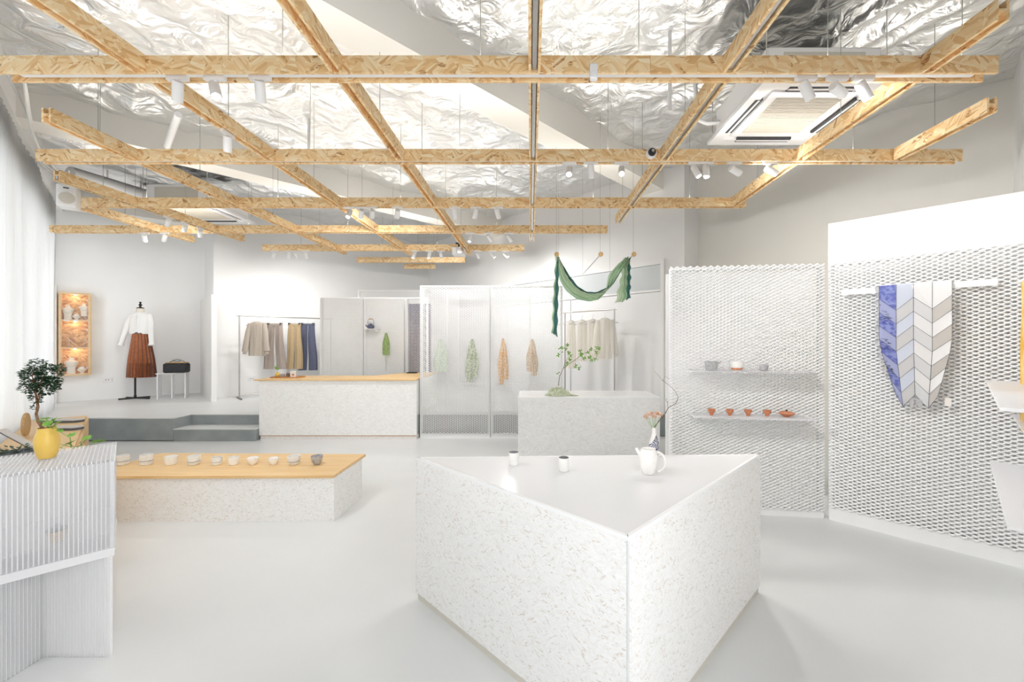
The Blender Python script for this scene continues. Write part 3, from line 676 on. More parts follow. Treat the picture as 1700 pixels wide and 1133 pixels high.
# box table in the rear
t = thing('display_box', 'rectangular white box table behind the triangular one, under the green scarf', 'table', (0, 0, 0))
bx0, bx1, by0, by1, bz = -.143, 1.325, 4.19, 4.75, .72
for p, q in (((bx0, by0), (bx1, by0)), ((bx1, by0), (bx1, by1)), ((bx1, by1), (bx0, by1)), ((bx0, by1), (bx0, by0))):
    vpanel('side_panel', p + (0,), q + (0,), 0, bz - .014, .016, 'osb_pale', t, t0=(.0165 if p[0] == q[0] else 0), t1=(.0165 if p[0] == q[0] else 0))
obj('tabletop', MB().box(bx0 + .01, bx1 - .01, by0 + .01, by1 - .01, bz - .0135, bz - .001), 'white_gloss', t)
for p, q in (((bx0, by0), (bx1, by0)), ((bx1, by0), (bx1, by1)), ((bx1, by1), (bx0, by1)), ((bx0, by1), (bx0, by0))): bar(t, p, q, .010, bz - .0138, bz, 'white_paint')

# low bench with the row of cups
t = thing('low_bench', 'long low white strand-board plinth with a pale plywood top', 'bench', (0, 0, 0))
P = [(-3.2, 2.915), (-1.43, 2.925), (-1.42, 3.385), (-3.2, 3.42)]
vpanel('side_panel', P[0] + (0,), P[1] + (0,), 0, .312, .018, 'osb_white', t); vpanel('side_panel', P[1] + (0,), P[2] + (0,), 0, .312, .018, 'osb_white', t, t0=.0185, t1=.0185)
vpanel('side_panel', P[2] + (0,), P[3] + (0,), 0, .312, .018, 'osb_white', t); vpanel('side_panel', P[3] + (0,), P[0] + (0,), 0, .312, .018, 'osb_white', t, t0=.0185, t1=.0185)
obj('benchtop', MB().prism([(-3.22, 2.93 - .03), (-1.43, 2.93 - .015), (-1.445 + .02, 3.47), (-3.22, 3.50)], .3125, .334), 'plywood', t, bevel=.002)

# counter
t = thing('shop_counter', 'white strand-board shop counter with plywood top beside the steps', 'counter', (0, 0, 0))
k0, k1, kf, kb = -3.593, -1.52, 5.33, 5.86
vpanel('front_panel', (k0, kf, 0), (k1, kf, 0), .06, .782, .018, 'osb_pale', t)
vpanel('side_panel', (k0, kb, 0), (k0, kf, 0), .06, .782, .018, 'osb_pale', t, t1=.0185)
vpanel('side_panel', (k1, kf, 0), (k1, 6.45, 0), .32, .782, .018, 'osb_pale', t, t0=.0185)
obj('core', MB().prism([(k0 + .02, kf + .02), (k1 - .02, kf + .02), (k1 - .02, 5.52), (k0 + .02, 5.52)], .03, .78), 'white_paint', t)
obj('plinth', MB().box(k0 + .01, k1 - .005, kf + .012, 5.25 + .25, 0, .052), 'osb_white', t)
obj('plinth_strip', MB().box(k0, k1, kf + .002, kf + .0119, .052, .0595), 'tray_wood', t)
obj('countertop', MB().prism([(k0 - .06, kf - .02), (k1, kf - .02), (k1, 6.5), (k1 - .45, 6.5), (k1 - .75, kb + .03), (k0 + .12, kb + .03)], .7825, .802), 'plywood', t, bevel=.002)
t2 = thing('tablet', 'black tablet lying on the far right end of the counter', 'tablet', (X(686, 6.35), 6.35, .8025))
obj('body', MB().box(-.09, .06, -.06, .06, 0, .012), 'black', t2, bevel=.003)
obj('screen', MB().box(-.083, .053, -.053, .053, .0121, .0135), 'dark_slot', t2)

# polycarbonate multiwall helper
def polysheet(parent, p0, p1, z0, z1, th=.014, pitch=.0125, name='wall_sheet', rm='polycarb_rib', skins='polycarb'):
    p0 = Vector((p0[0], p0[1], z0)); p1 = Vector((p1[0], p1[1], z0)); d = p1 - p0; Ln = d.length; ang = math.atan2(d.y, d.x)
    o = obj(name, MB().box(0, Ln, 0, .0012, 0, z1 - z0).box(0, Ln, th - .0012, th, 0, z1 - z0), skins, parent, tuple(p0), ang)
    r = MB(); n = int(Ln / pitch)
    for k in range(n + 1): x = k * Ln / n; r.box(max(0, x - .0016), min(Ln, x + .0016), .0013, th - .0013, 0, z1 - z0)
    obj('ribs', r, rm, o, kind='stuff'); return o
def polyflat(parent, P, z, th=.012, pitch=.013, dirn=(1, 0), name='shelf_sheet', skins='polycarb', rm='polycarb_rib', n0=None):
    """horizontal multiwall sheet over quad P (a,b,c,d); ribs run from edge a-b to edge d-c"""
    o = obj(name, MB().prism(P, z, z + .0012).prism(P, z + th - .0012, z + th), skins, parent)
    a, b, c, d = [Vector((p[0], p[1], 0)) for p in P]; n = n0 or max(2, int((b - a).length / pitch)); r = MB()
    for k in range(n + 1):
        s = a.lerp(b, k / n); e = d.lerp(c, k / n); w_ = (b - a).normalized() * .0014
        r.add([tuple(s - w_ + Vector((0, 0, z + .0013))), tuple(s + w_ + Vector((0, 0, z + .0013))), tuple(e + w_ + Vector((0, 0, z + .0013))), tuple(e - w_ + Vector((0, 0, z + .0013))),
               tuple(s - w_ + Vector((0, 0, z + th - .0013))), tuple(s + w_ + Vector((0, 0, z + th - .0013))), tuple(e + w_ + Vector((0, 0, z + th - .0013))), tuple(e - w_ + Vector((0, 0, z + th - .0013)))],
              [(0, 3, 2, 1), (4, 5, 6, 7), (0, 1, 5, 4), (1, 2, 6, 5), (2, 3, 7, 6), (3, 0, 4, 7)])
    obj('ribs', r, rm, o, kind='stuff'); return o
# cabinet at left foreground
t = thing('plastic_cabinet', 'clear ribbed polycarbonate display cabinet in the left foreground', 'cabinet', (0, 0, 0))
FR = Vector((-1.735, 1.683)); du_ = Vector((1, 1)).normalized(); dv_ = Vector((-1, 1)).normalized(); LC, WC = .68, .40
FL = FR - du_ * LC; BR = FR + dv_ * WC; BL_ = FL + dv_ * WC; CT = .812
polysheet(t, FL, FR, .445, CT - .013); polysheet(t, FR, BR, .445, CT - .013); polysheet(t, BR, BL_, .445, CT - .013, skins='polycarb_white')
polyflat(t, [tuple(FL), tuple(FR), tuple(BR), tuple(BL_)], CT - .0125, name='top_sheet')
polyflat(t, [tuple(FL), tuple(FR), tuple(BR), tuple(BL_)], .43, name='shelf_sheet', skins='polycarb_white')
obj('shelf_edge', MB().prism([tuple(FL), tuple(FR), tuple(FR - dv_ * .004), tuple(FL - dv_ * .004)], .412, .444), 'polycarb_rib', t)
polysheet(t, (FR.x, FR.y - .006), (-2.02, 1.677), .0, .411); polysheet(t, (-2.02, 1.677), (-2.035, 1.13), .0, .411)
polysheet(t, (-2.36, 1.13), (-2.2, 1.73), 0, .411, skins='polycarb_white')
in_ = [tuple(FL + dv_ * .02), tuple(FR + dv_ * .02 - du_ * .02), tuple(BR - dv_ * .02 - du_ * .02), tuple(BL_ - dv_ * .02)]
polyflat(t, in_, Z(900, 1.60) - .0125, name='shelf_sheet', skins='polycarb_white')
# pot inside the cabinet
ps = FR - du_ * .52 + dv_ * .2
t = thing('lidded_pot', 'tan pot with a dark lid blurred inside the plastic cabinet', 'pot', (X(95, 1.60), 1.60, .4430))
ipz = Z(899, 1.60)
obj('bowl', MB().lathe([(.014, 0), (.024, .02), (.031, .045), (.030, .045), (.0001, .04)], 24), 'wicker', t, (0, 0, ipz - .443), smooth=True)
obj('lid', MB().lathe([(.0001, .046), (.034, .046), (.03, .052), (.010, .058), (.009, .066), (.0001, .068)], 24), 'slate', t, (0, 0, ipz - .443), smooth=True)

# yellow pot with bonsai and ivy
yx, yy = X(78, 1.69), 1.69
t = thing('potted_tree', 'small dark-leaved bonsai in a yellow glazed pot on the plastic cabinet', 'plant', (yx, yy, CT))
pot = [(.020, 0), (.025, .002), (.031, .02), (.037, .05), (.038, .072), (.035, .095), (.029, .112), (.0275, .122), (.029, .128), (.026, .128), (.025, .12), (.0001, .116)]
obj('pot', MB().lathe(pot, 36), 'yellow_glaze', t, smooth=True)
obj('soil', MB().lathe([(.0001, .117), (.0248, .1165), (.0248, .1205), (.0001, .122)], 20), 'soil', t, smooth=True)
tk = obj('trunk', MB(), 'bark', t) if False else None
def pxp(px, py, Y, o): return (X(px, Y) - o[0], Y - o[1], Z(py, Y) - o[2])
O = (yx, yy, CT)
tp = [(-.014, .0, .118)] + [pxp(a, b, yy, O) for a, b in ((63, 700), (60, 688), (63, 676), (61, 662), (59, 652), (62, 645))]
tm = MB().tube(tp, [.0055, .005, .0045, .0045, .004, .0032, .002], 8)
crown = MB(); random.seed(3)
tips = [(47, 640), (60, 612), (75, 620), (88, 612), (82, 640), (45, 625), (70, 635), (92, 605 + 20), (40, 648), (60, 600), (52, 664), (68, 660), (56, 612)]
for a, b in tips:
    st_ = Vector(tp[random.choice([3, 4, 5, 6])]); e = Vector(pxp(a, b, yy + random.uniform(-.05, .05), O)); mid = st_.lerp(e, .5) + Vector((random.uniform(-.01, .01), random.uniform(-.01, .01), .012))
    tm.tube([st_, mid, e], [.002, .0014, .0008], 5)
obj('trunk', tm, 'bark', t, smooth=True)
blobs = [(62, 608, 16, 12), (80, 622, 22, 16), (55, 628, 22, 18), (74, 641, 24, 14), (45, 645, 14, 7), (96, 612, 10, 7), (40, 622, 9, 7), (60, 660, 10, 10), (88, 636, 12, 10), (55, 678, 4, 4)]
for bx_, by_, rx_, rz_ in blobs:
    for _ in range(int(rx_ * rz_ * .95)):
        a = random.uniform(0, 6.28); r = math.sqrt(random.random()); Yd = yy + random.uniform(-1, 1) * rx_ * .0016
        p = pxp(bx_ + r * rx_ * math.cos(a), by_ + r * rz_ * math.sin(a), Yd, O)
        d = Vector((math.cos(a) + random.uniform(-.8, .8), random.uniform(-1, 1), -.3 * math.sin(a) + random.uniform(-.4, .3)))
        crown.leaf(p, d, (random.uniform(-.5, .5), random.uniform(-.8, .2), 1), random.uniform(.010, .016), random.uniform(.006, .009))
obj('foliage', crown, 'leaf_dark', t, kind='stuff')
def ivy_leaf(ln):
    m = MB(); pr = [(0, 0), (.35, -.1), (.55, .2), (.38, .35), (.5, .7), (.2, .6), (0, 1.05), (-.2, .6), (-.5, .7), (-.38, .35), (-.55, .2), (-.35, -.1)]
    V = [(x * ln, y * ln, .12 * ln * (abs(x) - y * y)) for x, y in pr] + [(0, .35 * ln, .06 * ln)]
    return m.add(V, [(i, (i + 1) % 12, 12) for i in range(12)])
ivy = mesh('leaf', ivy_leaf(.03), 'leaf_bright')
stem = MB()
for a, b, rz, rx, s in ((76, 696, 1.2, .2, 1.0), (88, 698, -1.2, .3, 1.0), (83, 704, -.4, 1.0, 1.1), (96, 702, -1.6, .5, .8), (78, 707, .8, 1.2, .9), (70, 700, 1.8, .4, .7), (90, 708, -1.0, 1.2, .7), (98, 716, -2.2, 1.0, .5)):
    p = pxp(a, b, yy - .02, O); o = obj('leaf', ivy, None, t, p, rot=(rx, 0, rz)); o.scale = (s, s, s); stem.tube([(.012, 0, .118), (p[0] * .6 + .005, p[1] * .5, max(.13, p[2] * .9)), p], .0009, 5)
obj('ivy_stems', stem, 'leaf_bright', t)

# ------------------------------------------------------------------ small pottery
def cup(name, label, cat, x, y, z, prof, mat, n=24, group=None, inner=None, sy=1):
    t = thing(name, label, cat, (x, y, z), 0, group)
    obj('body', MB().lathe(prof, n), mat, t, smooth=True)
    if inner: r, zz, m = inner; obj('inside', MB().lathe([(.0001, zz), (r, zz), (r, zz + .0015), (.0001, zz + .0015)], n), m, t)
    return t
def bowlp(r0, r1, h, th=.003, lip=.002, foot=.004):
    return [(r0 * .85, 0), (r0 * .9, foot), (r0, foot + .001), (r0 + (r1 - r0) * .6, h * .4), (r0 + (r1 - r0) * .9, h * .75), (r1, h - lip), (r1, h), (r1 - th, h), (r0 + (r1 - r0) * .5, h * .4), (r0 * .5, foot + .005), (.0001, foot + .005)]
YBn = 3.17
cups = [(204, .046, .05, .062, 'stone_ware', 'tall grey-white tumbler half hidden behind the plastic cabinet'), (243, .046, .050, .068, 'stone_ware', 'tall ribbed grey tumbler, second from the cabinet on the low bench'),
        (284, .042, .052, .055, 'porcelain', 'wide pale bowl with a banded waist, third from the cabinet'), (322, .042, .052, .058, 'stone_ware', 'grey-white bowl with a line round it, fourth from the cabinet'),
        (360, .038, .042, .048, 'stone_ware', 'small straight grey cup, fifth from the cabinet on the bench'), (388, .036, .042, .050, 'porcelain', 'small pale cup sixth from the cabinet, close to its neighbour'),
        (420, .028, .048, .046, 'glaze_white', 'bright white footed bowl in the middle of the bench row'), (454, .028, .045, .044, 'glaze_white', 'smallest bright white bowl, third from the bench corner'),
        (488, .038, .056, .058, 'stone_ware', 'wide banded stoneware bowl, next to last toward the bench corner'), (526, .026, .054, .058, 'grey_ware', 'conical grey speckled bowl nearest the bench corner')]
for px, r0, r1, hh, mt, lab in cups:
    r0 *= .82; r1 *= .82; hh *= 1.2
    prof = bowlp(r0, r1, hh); 
    if mt != 'glaze_white': prof = prof[:3] + [(prof[3][0] + .0015, prof[3][1])] + prof[4:]
    tt = cup('bowl' if r1 > .036 else 'cup', lab, 'bowl' if r1 > .036 else 'cup', X(px, YBn), YBn, .3345, prof, mt, group='ceramics in a row on the low bench')
    if mt == 'stone_ware': obj('band', MB().lathe([(r0 + (r1 - r0) * .62, hh * .36), (r0 + (r1 - r0) * .62 + .003, hh * .39), (r0 + (r1 - r0) * .7 + .003, hh * .44), (r0 + (r1 - r0) * .7, hh * .47)], 24, cap=False), 'grey_ware', tt, smooth=True)
# on the triangular table
for px, pb, lab in ((853, 772, 'small white cylindrical cup with ink-dark inside, left on the triangular table'), (936, 782, 'small white cylindrical cup with dark inside, nearer the middle of triangular table')):
    Y = YZ(pb, TZ); r = .0235
    cup('cup', lab, 'cup', X(px, Y), Y, TZ, [(r * .9, 0), (r, .003), (r, .058), (r * .95, .060), (r * .9, .058), (r * .9, .05), (.0001, .05)], 'porcelain', inner=(r * .93, .0590, 'ink'))
Y = 1.79; x = X(1076, Y)
t = thing('pitcher', 'cream ceramic pitcher with a wide loop handle on the triangular table', 'pitcher', (x, Y, TZ))
obj('body', MB().lathe([(.022, 0), (.026, .003), (.034, .03), (.040, .06), (.041, .08), (.038, .098), (.031, .108), (.0285, .111), (.027, .108), (.0001, .104)], 32), 'glaze_white', t, smooth=True)
obj('spout', MB().tube([(-.034, 0, .085), (-.045, 0, .098), (-.052, 0, .112)], [.010, .0075, .006], 12), 'glaze_white', t, smooth=True)
hp = [(.030 + .045 * math.sin(a) , 0, .052 + .045 * math.cos(a)) for a in np.linspace(.0, 2.9, 14)]
obj('handle', MB().tube(hp, .0055, 10), 'glaze_white', t, smooth=True)
Yv = 2.035; vx = X(1086, Yv)
t = thing('flower_vase', 'slim white vase with indigo marbling holding dried flowers and a bare branch', 'vase', (vx, Yv, TZ)); O = (vx, Yv, TZ)
obj('body', MB().lathe([(.014, 0), (.018, .004), (.024, .03), (.0265, .055), (.024, .08), (.015, .105), (.010, .125), (.0095, .148), (.011, .152), (.008, .152), (.008, .12), (.0001, .12)], 28), 'vase_glaze', t, smooth=True)
br = MB().tube([(0, 0, .12)] + [pxp(a, b, Yv, O) for a, b in ((1087, 709), (1095, 698), (1105, 686), (1109, 678), (1123, 669))], [.0025, .0025, .0022, .002, .0018, .0014], 6)
br.tube([pxp(a, b, Yv, O) for a, b in ((1123, 669), (1126, 660), (1121, 650), (1112, 641), (1100, 632), (1092, 622), (1086, 617))], [.0014, .0012, .001, .001, .0008, .0007, .0005], 5)
br.tube([pxp(a, b, Yv, O) for a, b in ((1109, 678), (1108, 669), (1105, 665))], .0007, 5); br.tube([pxp(a, b, Yv, O) for a, b in ((1100, 632), (1104, 625), (1112, 630))], .0006, 5)
obj('branch', br, 'twig', t)
fl = MB(); fs = MB(); random.seed(5)
for a, b in ((1075, 690), (1082, 687), (1090, 687), (1096, 689), (1086, 693), (1072, 693)):
    c = Vector(pxp(a, b, Yv + random.uniform(-.015, .015), O)); fs.tube([(0, 0, .13), c.lerp(Vector((0, 0, .13)), .5), c], .0009, 5)
    for _ in range(45):
        d = Vector((random.gauss(0, 1), random.gauss(0, 1), random.gauss(.3, .6))).normalized(); fl.leaf(c + d * .004, d, (0, 0, 1), .011, .006)
obj('blossom', fl, 'petal', t, kind='stuff'); obj('flower_stems', fs, 'leaf_bright', t)
lf = MB()
for a, b in ((1105, 664), (1107, 668), (1115, 697), (1117, 683), (1100, 633)): lf.leaf(pxp(a, b, Yv, O), (1, 0, .3), (0, -1, 1), .008, .005)
obj('buds', lf, 'leaf_bright', t)

# shelves on the cup screen
sd = (Vector(S1b) - Vector(S1a)).normalized(); sn = Vector((sd.y, -sd.x, 0))
def on_line(px, off):
    """point of the screen's front line, moved off towards the room, that shows on column px"""
    p = Vector(S1a) + sn * off; k = (px - CX) / F; s_ = (k * p.y - p.x) / (sd.x - k * sd.y); return p + sd * s_
def pshelf(name, label, pa, pb, pc, pd, z):
    t = thing(name, label, 'shelf', (0, 0, 0)); polyflat(t, [tuple(pa)[:2], tuple(pb)[:2], tuple(pc)[:2], tuple(pd)[:2]], z, name='sheet', skins='polycarb_white', n0=60); return t
off = .17
pshelf('wall_shelf', 'upper clear plastic shelf with three grey and white cups on the mesh screen', on_line(1150, off), on_line(1356, off), on_line(1350, .012), on_line(1140, .012), 1.074)
pshelf('wall_shelf', 'lower clear plastic shelf with the row of terracotta cups', on_line(1154, off), on_line(1360, off), on_line(1330, .012), on_line(1145, .012), .744)
def put(px, off_): p = on_line(px, off_); return p.x, p.y
x, y = put(1181, .10)
t = cup('cup', 'grey streaked pouring cup with side handle on the upper plastic shelf', 'cup', x, y, 1.0865, bowlp(.036, .047, .066), 'grey_ware')
obj('handle', MB().tube([(.042, 0, .05), (.06, 0, .055), (.072, 0, .064)], [.006, .005, .004], 8), 'grey_ware', t, smooth=True)
x, y = put(1223, .10)
t = cup('cup', 'ivory cup with brown blotches, middle of the upper plastic shelf', 'cup', x, y, 1.0865, bowlp(.032, .043, .066), 'porcelain')
obj('blotch', MB().lathe([(.0335, .006), (.0375, .012), (.0385, .02), (.036, .024)], 24, cap=False), 'terracotta', t, smooth=True)
x, y = put(1268, .10)
cup('cup', 'smaller grey streaked cup at the right of the upper plastic shelf', 'cup', x, y, 1.0865, bowlp(.024, .031, .044), 'grey_ware')
for k, (px, lab) in enumerate(((1181, 'terracotta footed cup farthest left on the lower plastic shelf'), (1211.5, 'second terracotta footed cup on the lower plastic shelf'), (1242, 'third terracotta footed cup, centre of the lower plastic shelf'), (1273.5, 'terracotta footed cup next to the lidded terracotta dish'))):
    x, y = put(px, .09); cup('cup', lab, 'cup', x, y, .7565, [(.012, 0), (.012, .004), (.010, .007), (.018, .018), (.025, .03), (.027, .042), (.0275, .045), (.025, .045), (.02, .025), (.0001, .02)], 'terracotta', group='terracotta cups on the lower plastic shelf')
x, y = put(1306, .09)
t = cup('lidded_dish', 'shallow terracotta lidded dish with dark knob on the lower plastic shelf', 'dish', x, y, .7565, [(.018, 0), (.02, .004), (.045, .018), (.054, .026), (.05, .027), (.0001, .02)], 'terracotta')
obj('lid', MB().lathe([(.052, .0265), (.04, .034), (.02, .039), (.0001, .040)], 24), 'terracotta', t, smooth=True)
obj('knob', MB().lathe([(.004, .039), (.005, .045), (.007, .049), (.0001, .052)], 12), 'black', t, smooth=True)

# right-hand plastic shelves beside the large screen
def shelf3(label, pts, z, n0=40):
    t = thing('wall_shelf', label, 'shelf', (0, 0, 0)); P = [(X(a, YZ(b, z + .014)), YZ(b, z + .014)) for a, b in pts]
    far, near = Vector(P[0]), Vector(P[1]); n = Vector(((near - far).y, -(near - far).x)).normalized()
    if n.dot(Vector((1, -1))) < 0: n = -n
    def back(p): v = (p.y - p.x) / R2; return p + n * max(.05, abs(VN + .01 - v) * .98)
    polyflat(t, [tuple(far), tuple(near), tuple(back(near)), tuple(back(far))], z, th=.014, name='sheet', skins='polycarb_white', n0=n0); return t
shelf3('upper right-hand clear plastic shelf in front of the yellow cloth', [(1637, 631), (1660, 676)], 1.066)
shelf3('middle right-hand clear plastic shelf, mostly outside the picture edge', [(1680, 687), (1705, 724)], .88)
shelf3('lowest right-hand clear plastic shelf beside the large mesh screen', [(1643, 765), (1672, 873)], .609)
def wavy(label, name, W_, H_, n, am, mat, loc, rz, cat='scarf', taper=.1):
    o = obj(name, MB().sheet(lambda a, b: ((a - .5) * W_ * (1 - taper * b), am * math.sin(a * n * 6.283 + b * 2) * (.5 + b), -H_ * b + .01 * math.sin(a * 40)), n * 8, 16), mat, None, loc, rz, smooth=True, solid=.002)
    tag(o, label, cat); return o
p = uv(2.98, -.318)
ye = thing('yellow_scarf', 'yellow and orange pleated scarf hanging at the right picture edge', 'scarf', (p[0], p[1], 1.605), math.radians(45))
obj('cloth', MB().sheet(lambda a, b: ((a - .5) * .62 * (.94 + .06 * b), .012 * math.sin(a * 14 * 6.283 + b * 3), -.77 * b), 110, 14), 'silk_yellow', ye, smooth=True, solid=.0015)
obj('rod', MB().tube([(-.36, 0, .006), (.36, 0, .006)], .012, 10), 'white_paint', ye)
obj('rod_bracket', MB().tube([(.2, -.005, .006), (.2, -.165, .006)], .006, 8), 'white_paint', ye)

# white bar and the pleated blue-grey scarf
def spt(px, uo):   # point on plane u = uo seen on column px
    k = (px - CX) / F; Y = uo * R2 / (1 + k); return k * Y, Y
ub = 3.55; a = spt(1397, ub); b = spt(1656, ub)
t = thing('display_bar', 'white bar fixed across the large mesh screen, carrying the pleated scarf', 'bar', (a[0], a[1], 1.643), math.radians(-45))
Lb = math.hypot(b[0] - a[0], b[1] - a[1])
obj('bar', MB().box(0, Lb, -.007, .007, -.019, .019), 'white_gloss', t)
for x in (.05, Lb - .05): obj('bracket', MB().box(x - .01, x + .01, .0072, .052, -.01, .01), 'white_paint', t)
sa = spt(1460, ub - .012)
t = thing('pleated_scarf', 'herringbone pleated scarf fading from indigo to pale grey over the white bar', 'scarf', (sa[0], sa[1], 1.667), math.radians(-45))
cols_ = [0, .085, .165, .25, .335]; rows = 8; pit = .088
mats_ = [('organza_indigo', 'organza_violet'), ('organza_blue', 'organza_grey'), ('organza_white', 'organza_grey'), ('organza_white', 'organza_beige')]
def spine(i, j):
    b = j / rows; xx = cols_[i]; cxm = .19; k = 1 - .42 * max(0, b - .55) / .45 * 1.0 if i in (0, 4) else 1 - .30 * max(0, b - .5) / .5
    off_ = .080 if i % 2 else 0
    zz = -j * pit - off_ - (.0 if j else -off_)
    return (cxm + (xx - cxm) * k, -.020 - .014 * (j % 2) - .010 * math.sin(i * 2.1), zz)
for i in range(4):
    m = MB()
    for j in range(rows):
        q = [spine(i, j), spine(i + 1, j), spine(i + 1, j + 1), spine(i, j + 1)]
        m.add(q, [(0, 3, 2, 1)], j % 2)
    obj('pleat_column', m, list(mats_[i]), t)
cr_ = MB()
for i in range(5): cr_.tube([Vector(spine(i, j)) + Vector((0, -.0015, 0)) for j in range(rows + 1)], .0011, 4)
for i in range(4):
    for j in range(1, rows + 1): cr_.tube([Vector(spine(i, j)) + Vector((0, -.0015, 0)), Vector(spine(i + 1, j)) + Vector((0, -.0015, 0))], .0009, 4)
obj('creases', cr_, 'slate', t, kind='stuff', label='dark stitched crease lines')
st2 = MB(); random.seed(9)
for j in range(1, rows):
    for k in range(14):
        x0_, _, z0_ = spine(0, j); x1_ = spine(1, j)[0]; a = random.random() * .6; zc = z0_ - random.uniform(0, .085)
        st2.tube([(x0_ + (x1_ - x0_) * a, -.030, zc - a * .04), (x0_ + (x1_ - x0_) * min(1, a + random.uniform(.25, .4)), -.030, zc - a * .04 - random.uniform(-.012, .02))], .0009, 4)
obj('dye_streaks', st2, 'navy', t, kind='stuff')
for j in range(rows - 1):
    for h_ in (0, .5):
        x0_, y0_, z0_ = spine(0, j); x1_, _, z1_ = spine(0, j + 1); xa = x0_ + (x1_ - x0_) * h_; za = z0_ + (z1_ - z0_) * h_; w_ = .016 if h_ else .024
        obj('frill', MB().add([(xa, -.012, za), (xa - w_, -.022, za - .010), (xa - w_ + .006, -.012, za - pit * .45), (xa, -.016, za - pit * .5)], [(0, 1, 2, 3)]), 'organza_clear', t, solid=.0008)
for k, xx in enumerate((.10, .135, .17, .215)):
    obj('frill', MB().add([(xx, -.015, -.725), (xx + .035, -.02, -.735), (xx + .025, -.02, -.785 - .012 * (k % 2)), (xx + .010, -.015, -.765)], [(0, 1, 2, 3)]), 'organza_clear' if k else 'organza_indigo', t, solid=.0008)
obj('top_fold', MB().sheet(lambda a, b: (.335 * a, -.018 * math.cos(b * math.pi) + .0, -.035 + .042 * math.sin(b * math.pi)), 4, 8), 'organza_white', t, smooth=True)
tg = thing('price_tag', 'small beige price tag at the lower end of the pleated scarf', 'tag', (sa[0] + .22, sa[1] - .23, .93), math.radians(-45))
obj('card', MB().box(-.014, .014, -.001, .001, -.025, .025), 'paper', tg); obj('string', MB().tube([(0, 0, .025), (0, .0, .05)], .0008, 4), 'paper', tg)

# ------------------------------------------------------------------ green scarf on hanging rods
RZ = EYE + .94; yn, yf = .94 * F / 144, .94 * F / 111
rods = [(X(924, yn), X(927, yf)), (X(997, yn), X(967, yf)), (X(1052, yn), X(1012, yf))]
for k, (xa, xb) in enumerate(rods):
    t = thing('hanging_rod', ['thin hanging rod carrying the left end of the green scarf', 'bare middle hanging rod with a round wooden knob', 'thin hanging rod carrying the right end of the green scarf'][k], 'rod', (0, 0, 0))
    obj('rod', MB().tube([(xa, yn, RZ), (xb, yf, RZ)], .007, 8), 'steel', t)
    obj('knob', MB().lathe([(.0001, 0), (.02, 0), (.026, .008), (.026, .02), (.018, .026), (.0001, .026)], 18), 'wicker', t, (xa, yn, RZ), rot=(math.radians(90), 0, 0), smooth=True)
    for x_, y_ in ((xa, yn + .02), (xb, yf - .02)): obj('wire', MB().tube([(x_, y_, RZ + .006), (x_, y_, CEIL - .05)], .0014, 5), 'wire', t)
t = thing('green_scarf', 'sheer green pleated scarf swagged between two hanging rods', 'scarf', (0, 0, 0)); YS = 4.75
def gp_(px, py, dy=0): return Vector((X(px, YS + dy), YS + dy, Z(py, YS + dy)))
def ribbon(top, bot, mat, nm, n=40, am=.02, fr=9):
    def itp(L_, a):
        a = a * (len(L_) - 1); i = min(int(a), len(L_) - 2); f = a - i
        p = lambda j: Vector(L_[max(0, min(len(L_) - 1, j))])
        return .5 * ((2 * p(i)) + (p(i + 1) - p(i - 1)) * f + (2 * p(i - 1) - 5 * p(i) + 4 * p(i + 1) - p(i + 2)) * f * f + (3 * p(i) - p(i - 1) - 3 * p(i + 1) + p(i + 2)) * f ** 3)
    m = MB().sheet(lambda a, b: tuple(itp(top, a).lerp(itp(bot, a), b) + Vector((0, am * math.sin(b * 6.28 * 3 + a * fr), .004 * math.sin(a * 60 + b * 9)))), n, 12)
    return obj(nm, m, mat, t, smooth=True, solid=.001)
tp_ = [gp_(*q) for q in ((926, 424), (944, 455), (965, 480), (990, 485), (1015, 470), (1035, 440), (1043, 428))]
md_ = [gp_(*q) for q in ((928, 430), (942, 461), (964, 484), (990, 488), (1014, 476), (1033, 447), (1042, 431))]
bt_ = [gp_(*q) for q in ((925, 430), (931, 468), (955, 495), (986, 500), (1004, 486), (1012, 455), (1038, 428))]
ribbon(tp_, md_, 'silk_teal', 'dark_border', am=.008); ribbon([p + Vector((0, -.02, 0)) for p in md_], bt_, 'silk_green', 'swag')
ribbon([p + Vector((0, -.035, 0)) for p in md_[:5]], [p.lerp(q, .6) + Vector((0, -.035, 0)) for p, q in zip(md_[:5], bt_[:5])], 'silk_pale', 'pale_fold', am=.01)
def zig(x0, x1, n, dx, y0, y1): return [gp_((x0 + (x1 - x0) * k / n) + (dx if k % 2 else -dx), y0 + (y1 - y0) * k / n) for k in range(n + 1)]
ribbon(zig(922, 916, 10, 1.2, 424, 552), zig(928, 922, 10, 1.5, 424, 556), 'silk_green', 'hanging_end', n=40, am=.01)
ribbon([p + Vector((0, -.012, 0)) for p in zig(924, 918.5, 10, 1.0, 428, 553)], [p + Vector((0, -.012, 0)) for p in zig(928, 925, 10, -1.0, 428, 560)], 'silk_teal', 'dark_pleats', n=40, am=.005)
ribbon(zig(1036, 1022, 8, 1.5, 430, 503), zig(1045, 1034, 8, 1.5, 426, 501), 'silk_pale', 'hanging_end', n=36, am=.02)
ribbon([p + Vector((0, .01, 0)) for p in zig(1038, 1034, 8, 1.2, 428, 502)], [p + Vector((0, .01, 0)) for p in zig(1045, 1045, 8, 1.8, 427, 494)], 'silk_green', 'hanging_end', n=36, am=.015)
ribbon([p + Vector((0, -.01, 0)) for p in zig(1043, 1040, 8, 1.0, 428, 499)], [p + Vector((0, -.01, 0)) for p in zig(1046, 1046, 8, -1.5, 428, 494)], 'silk_teal', 'dark_pleats', n=36, am=.008)

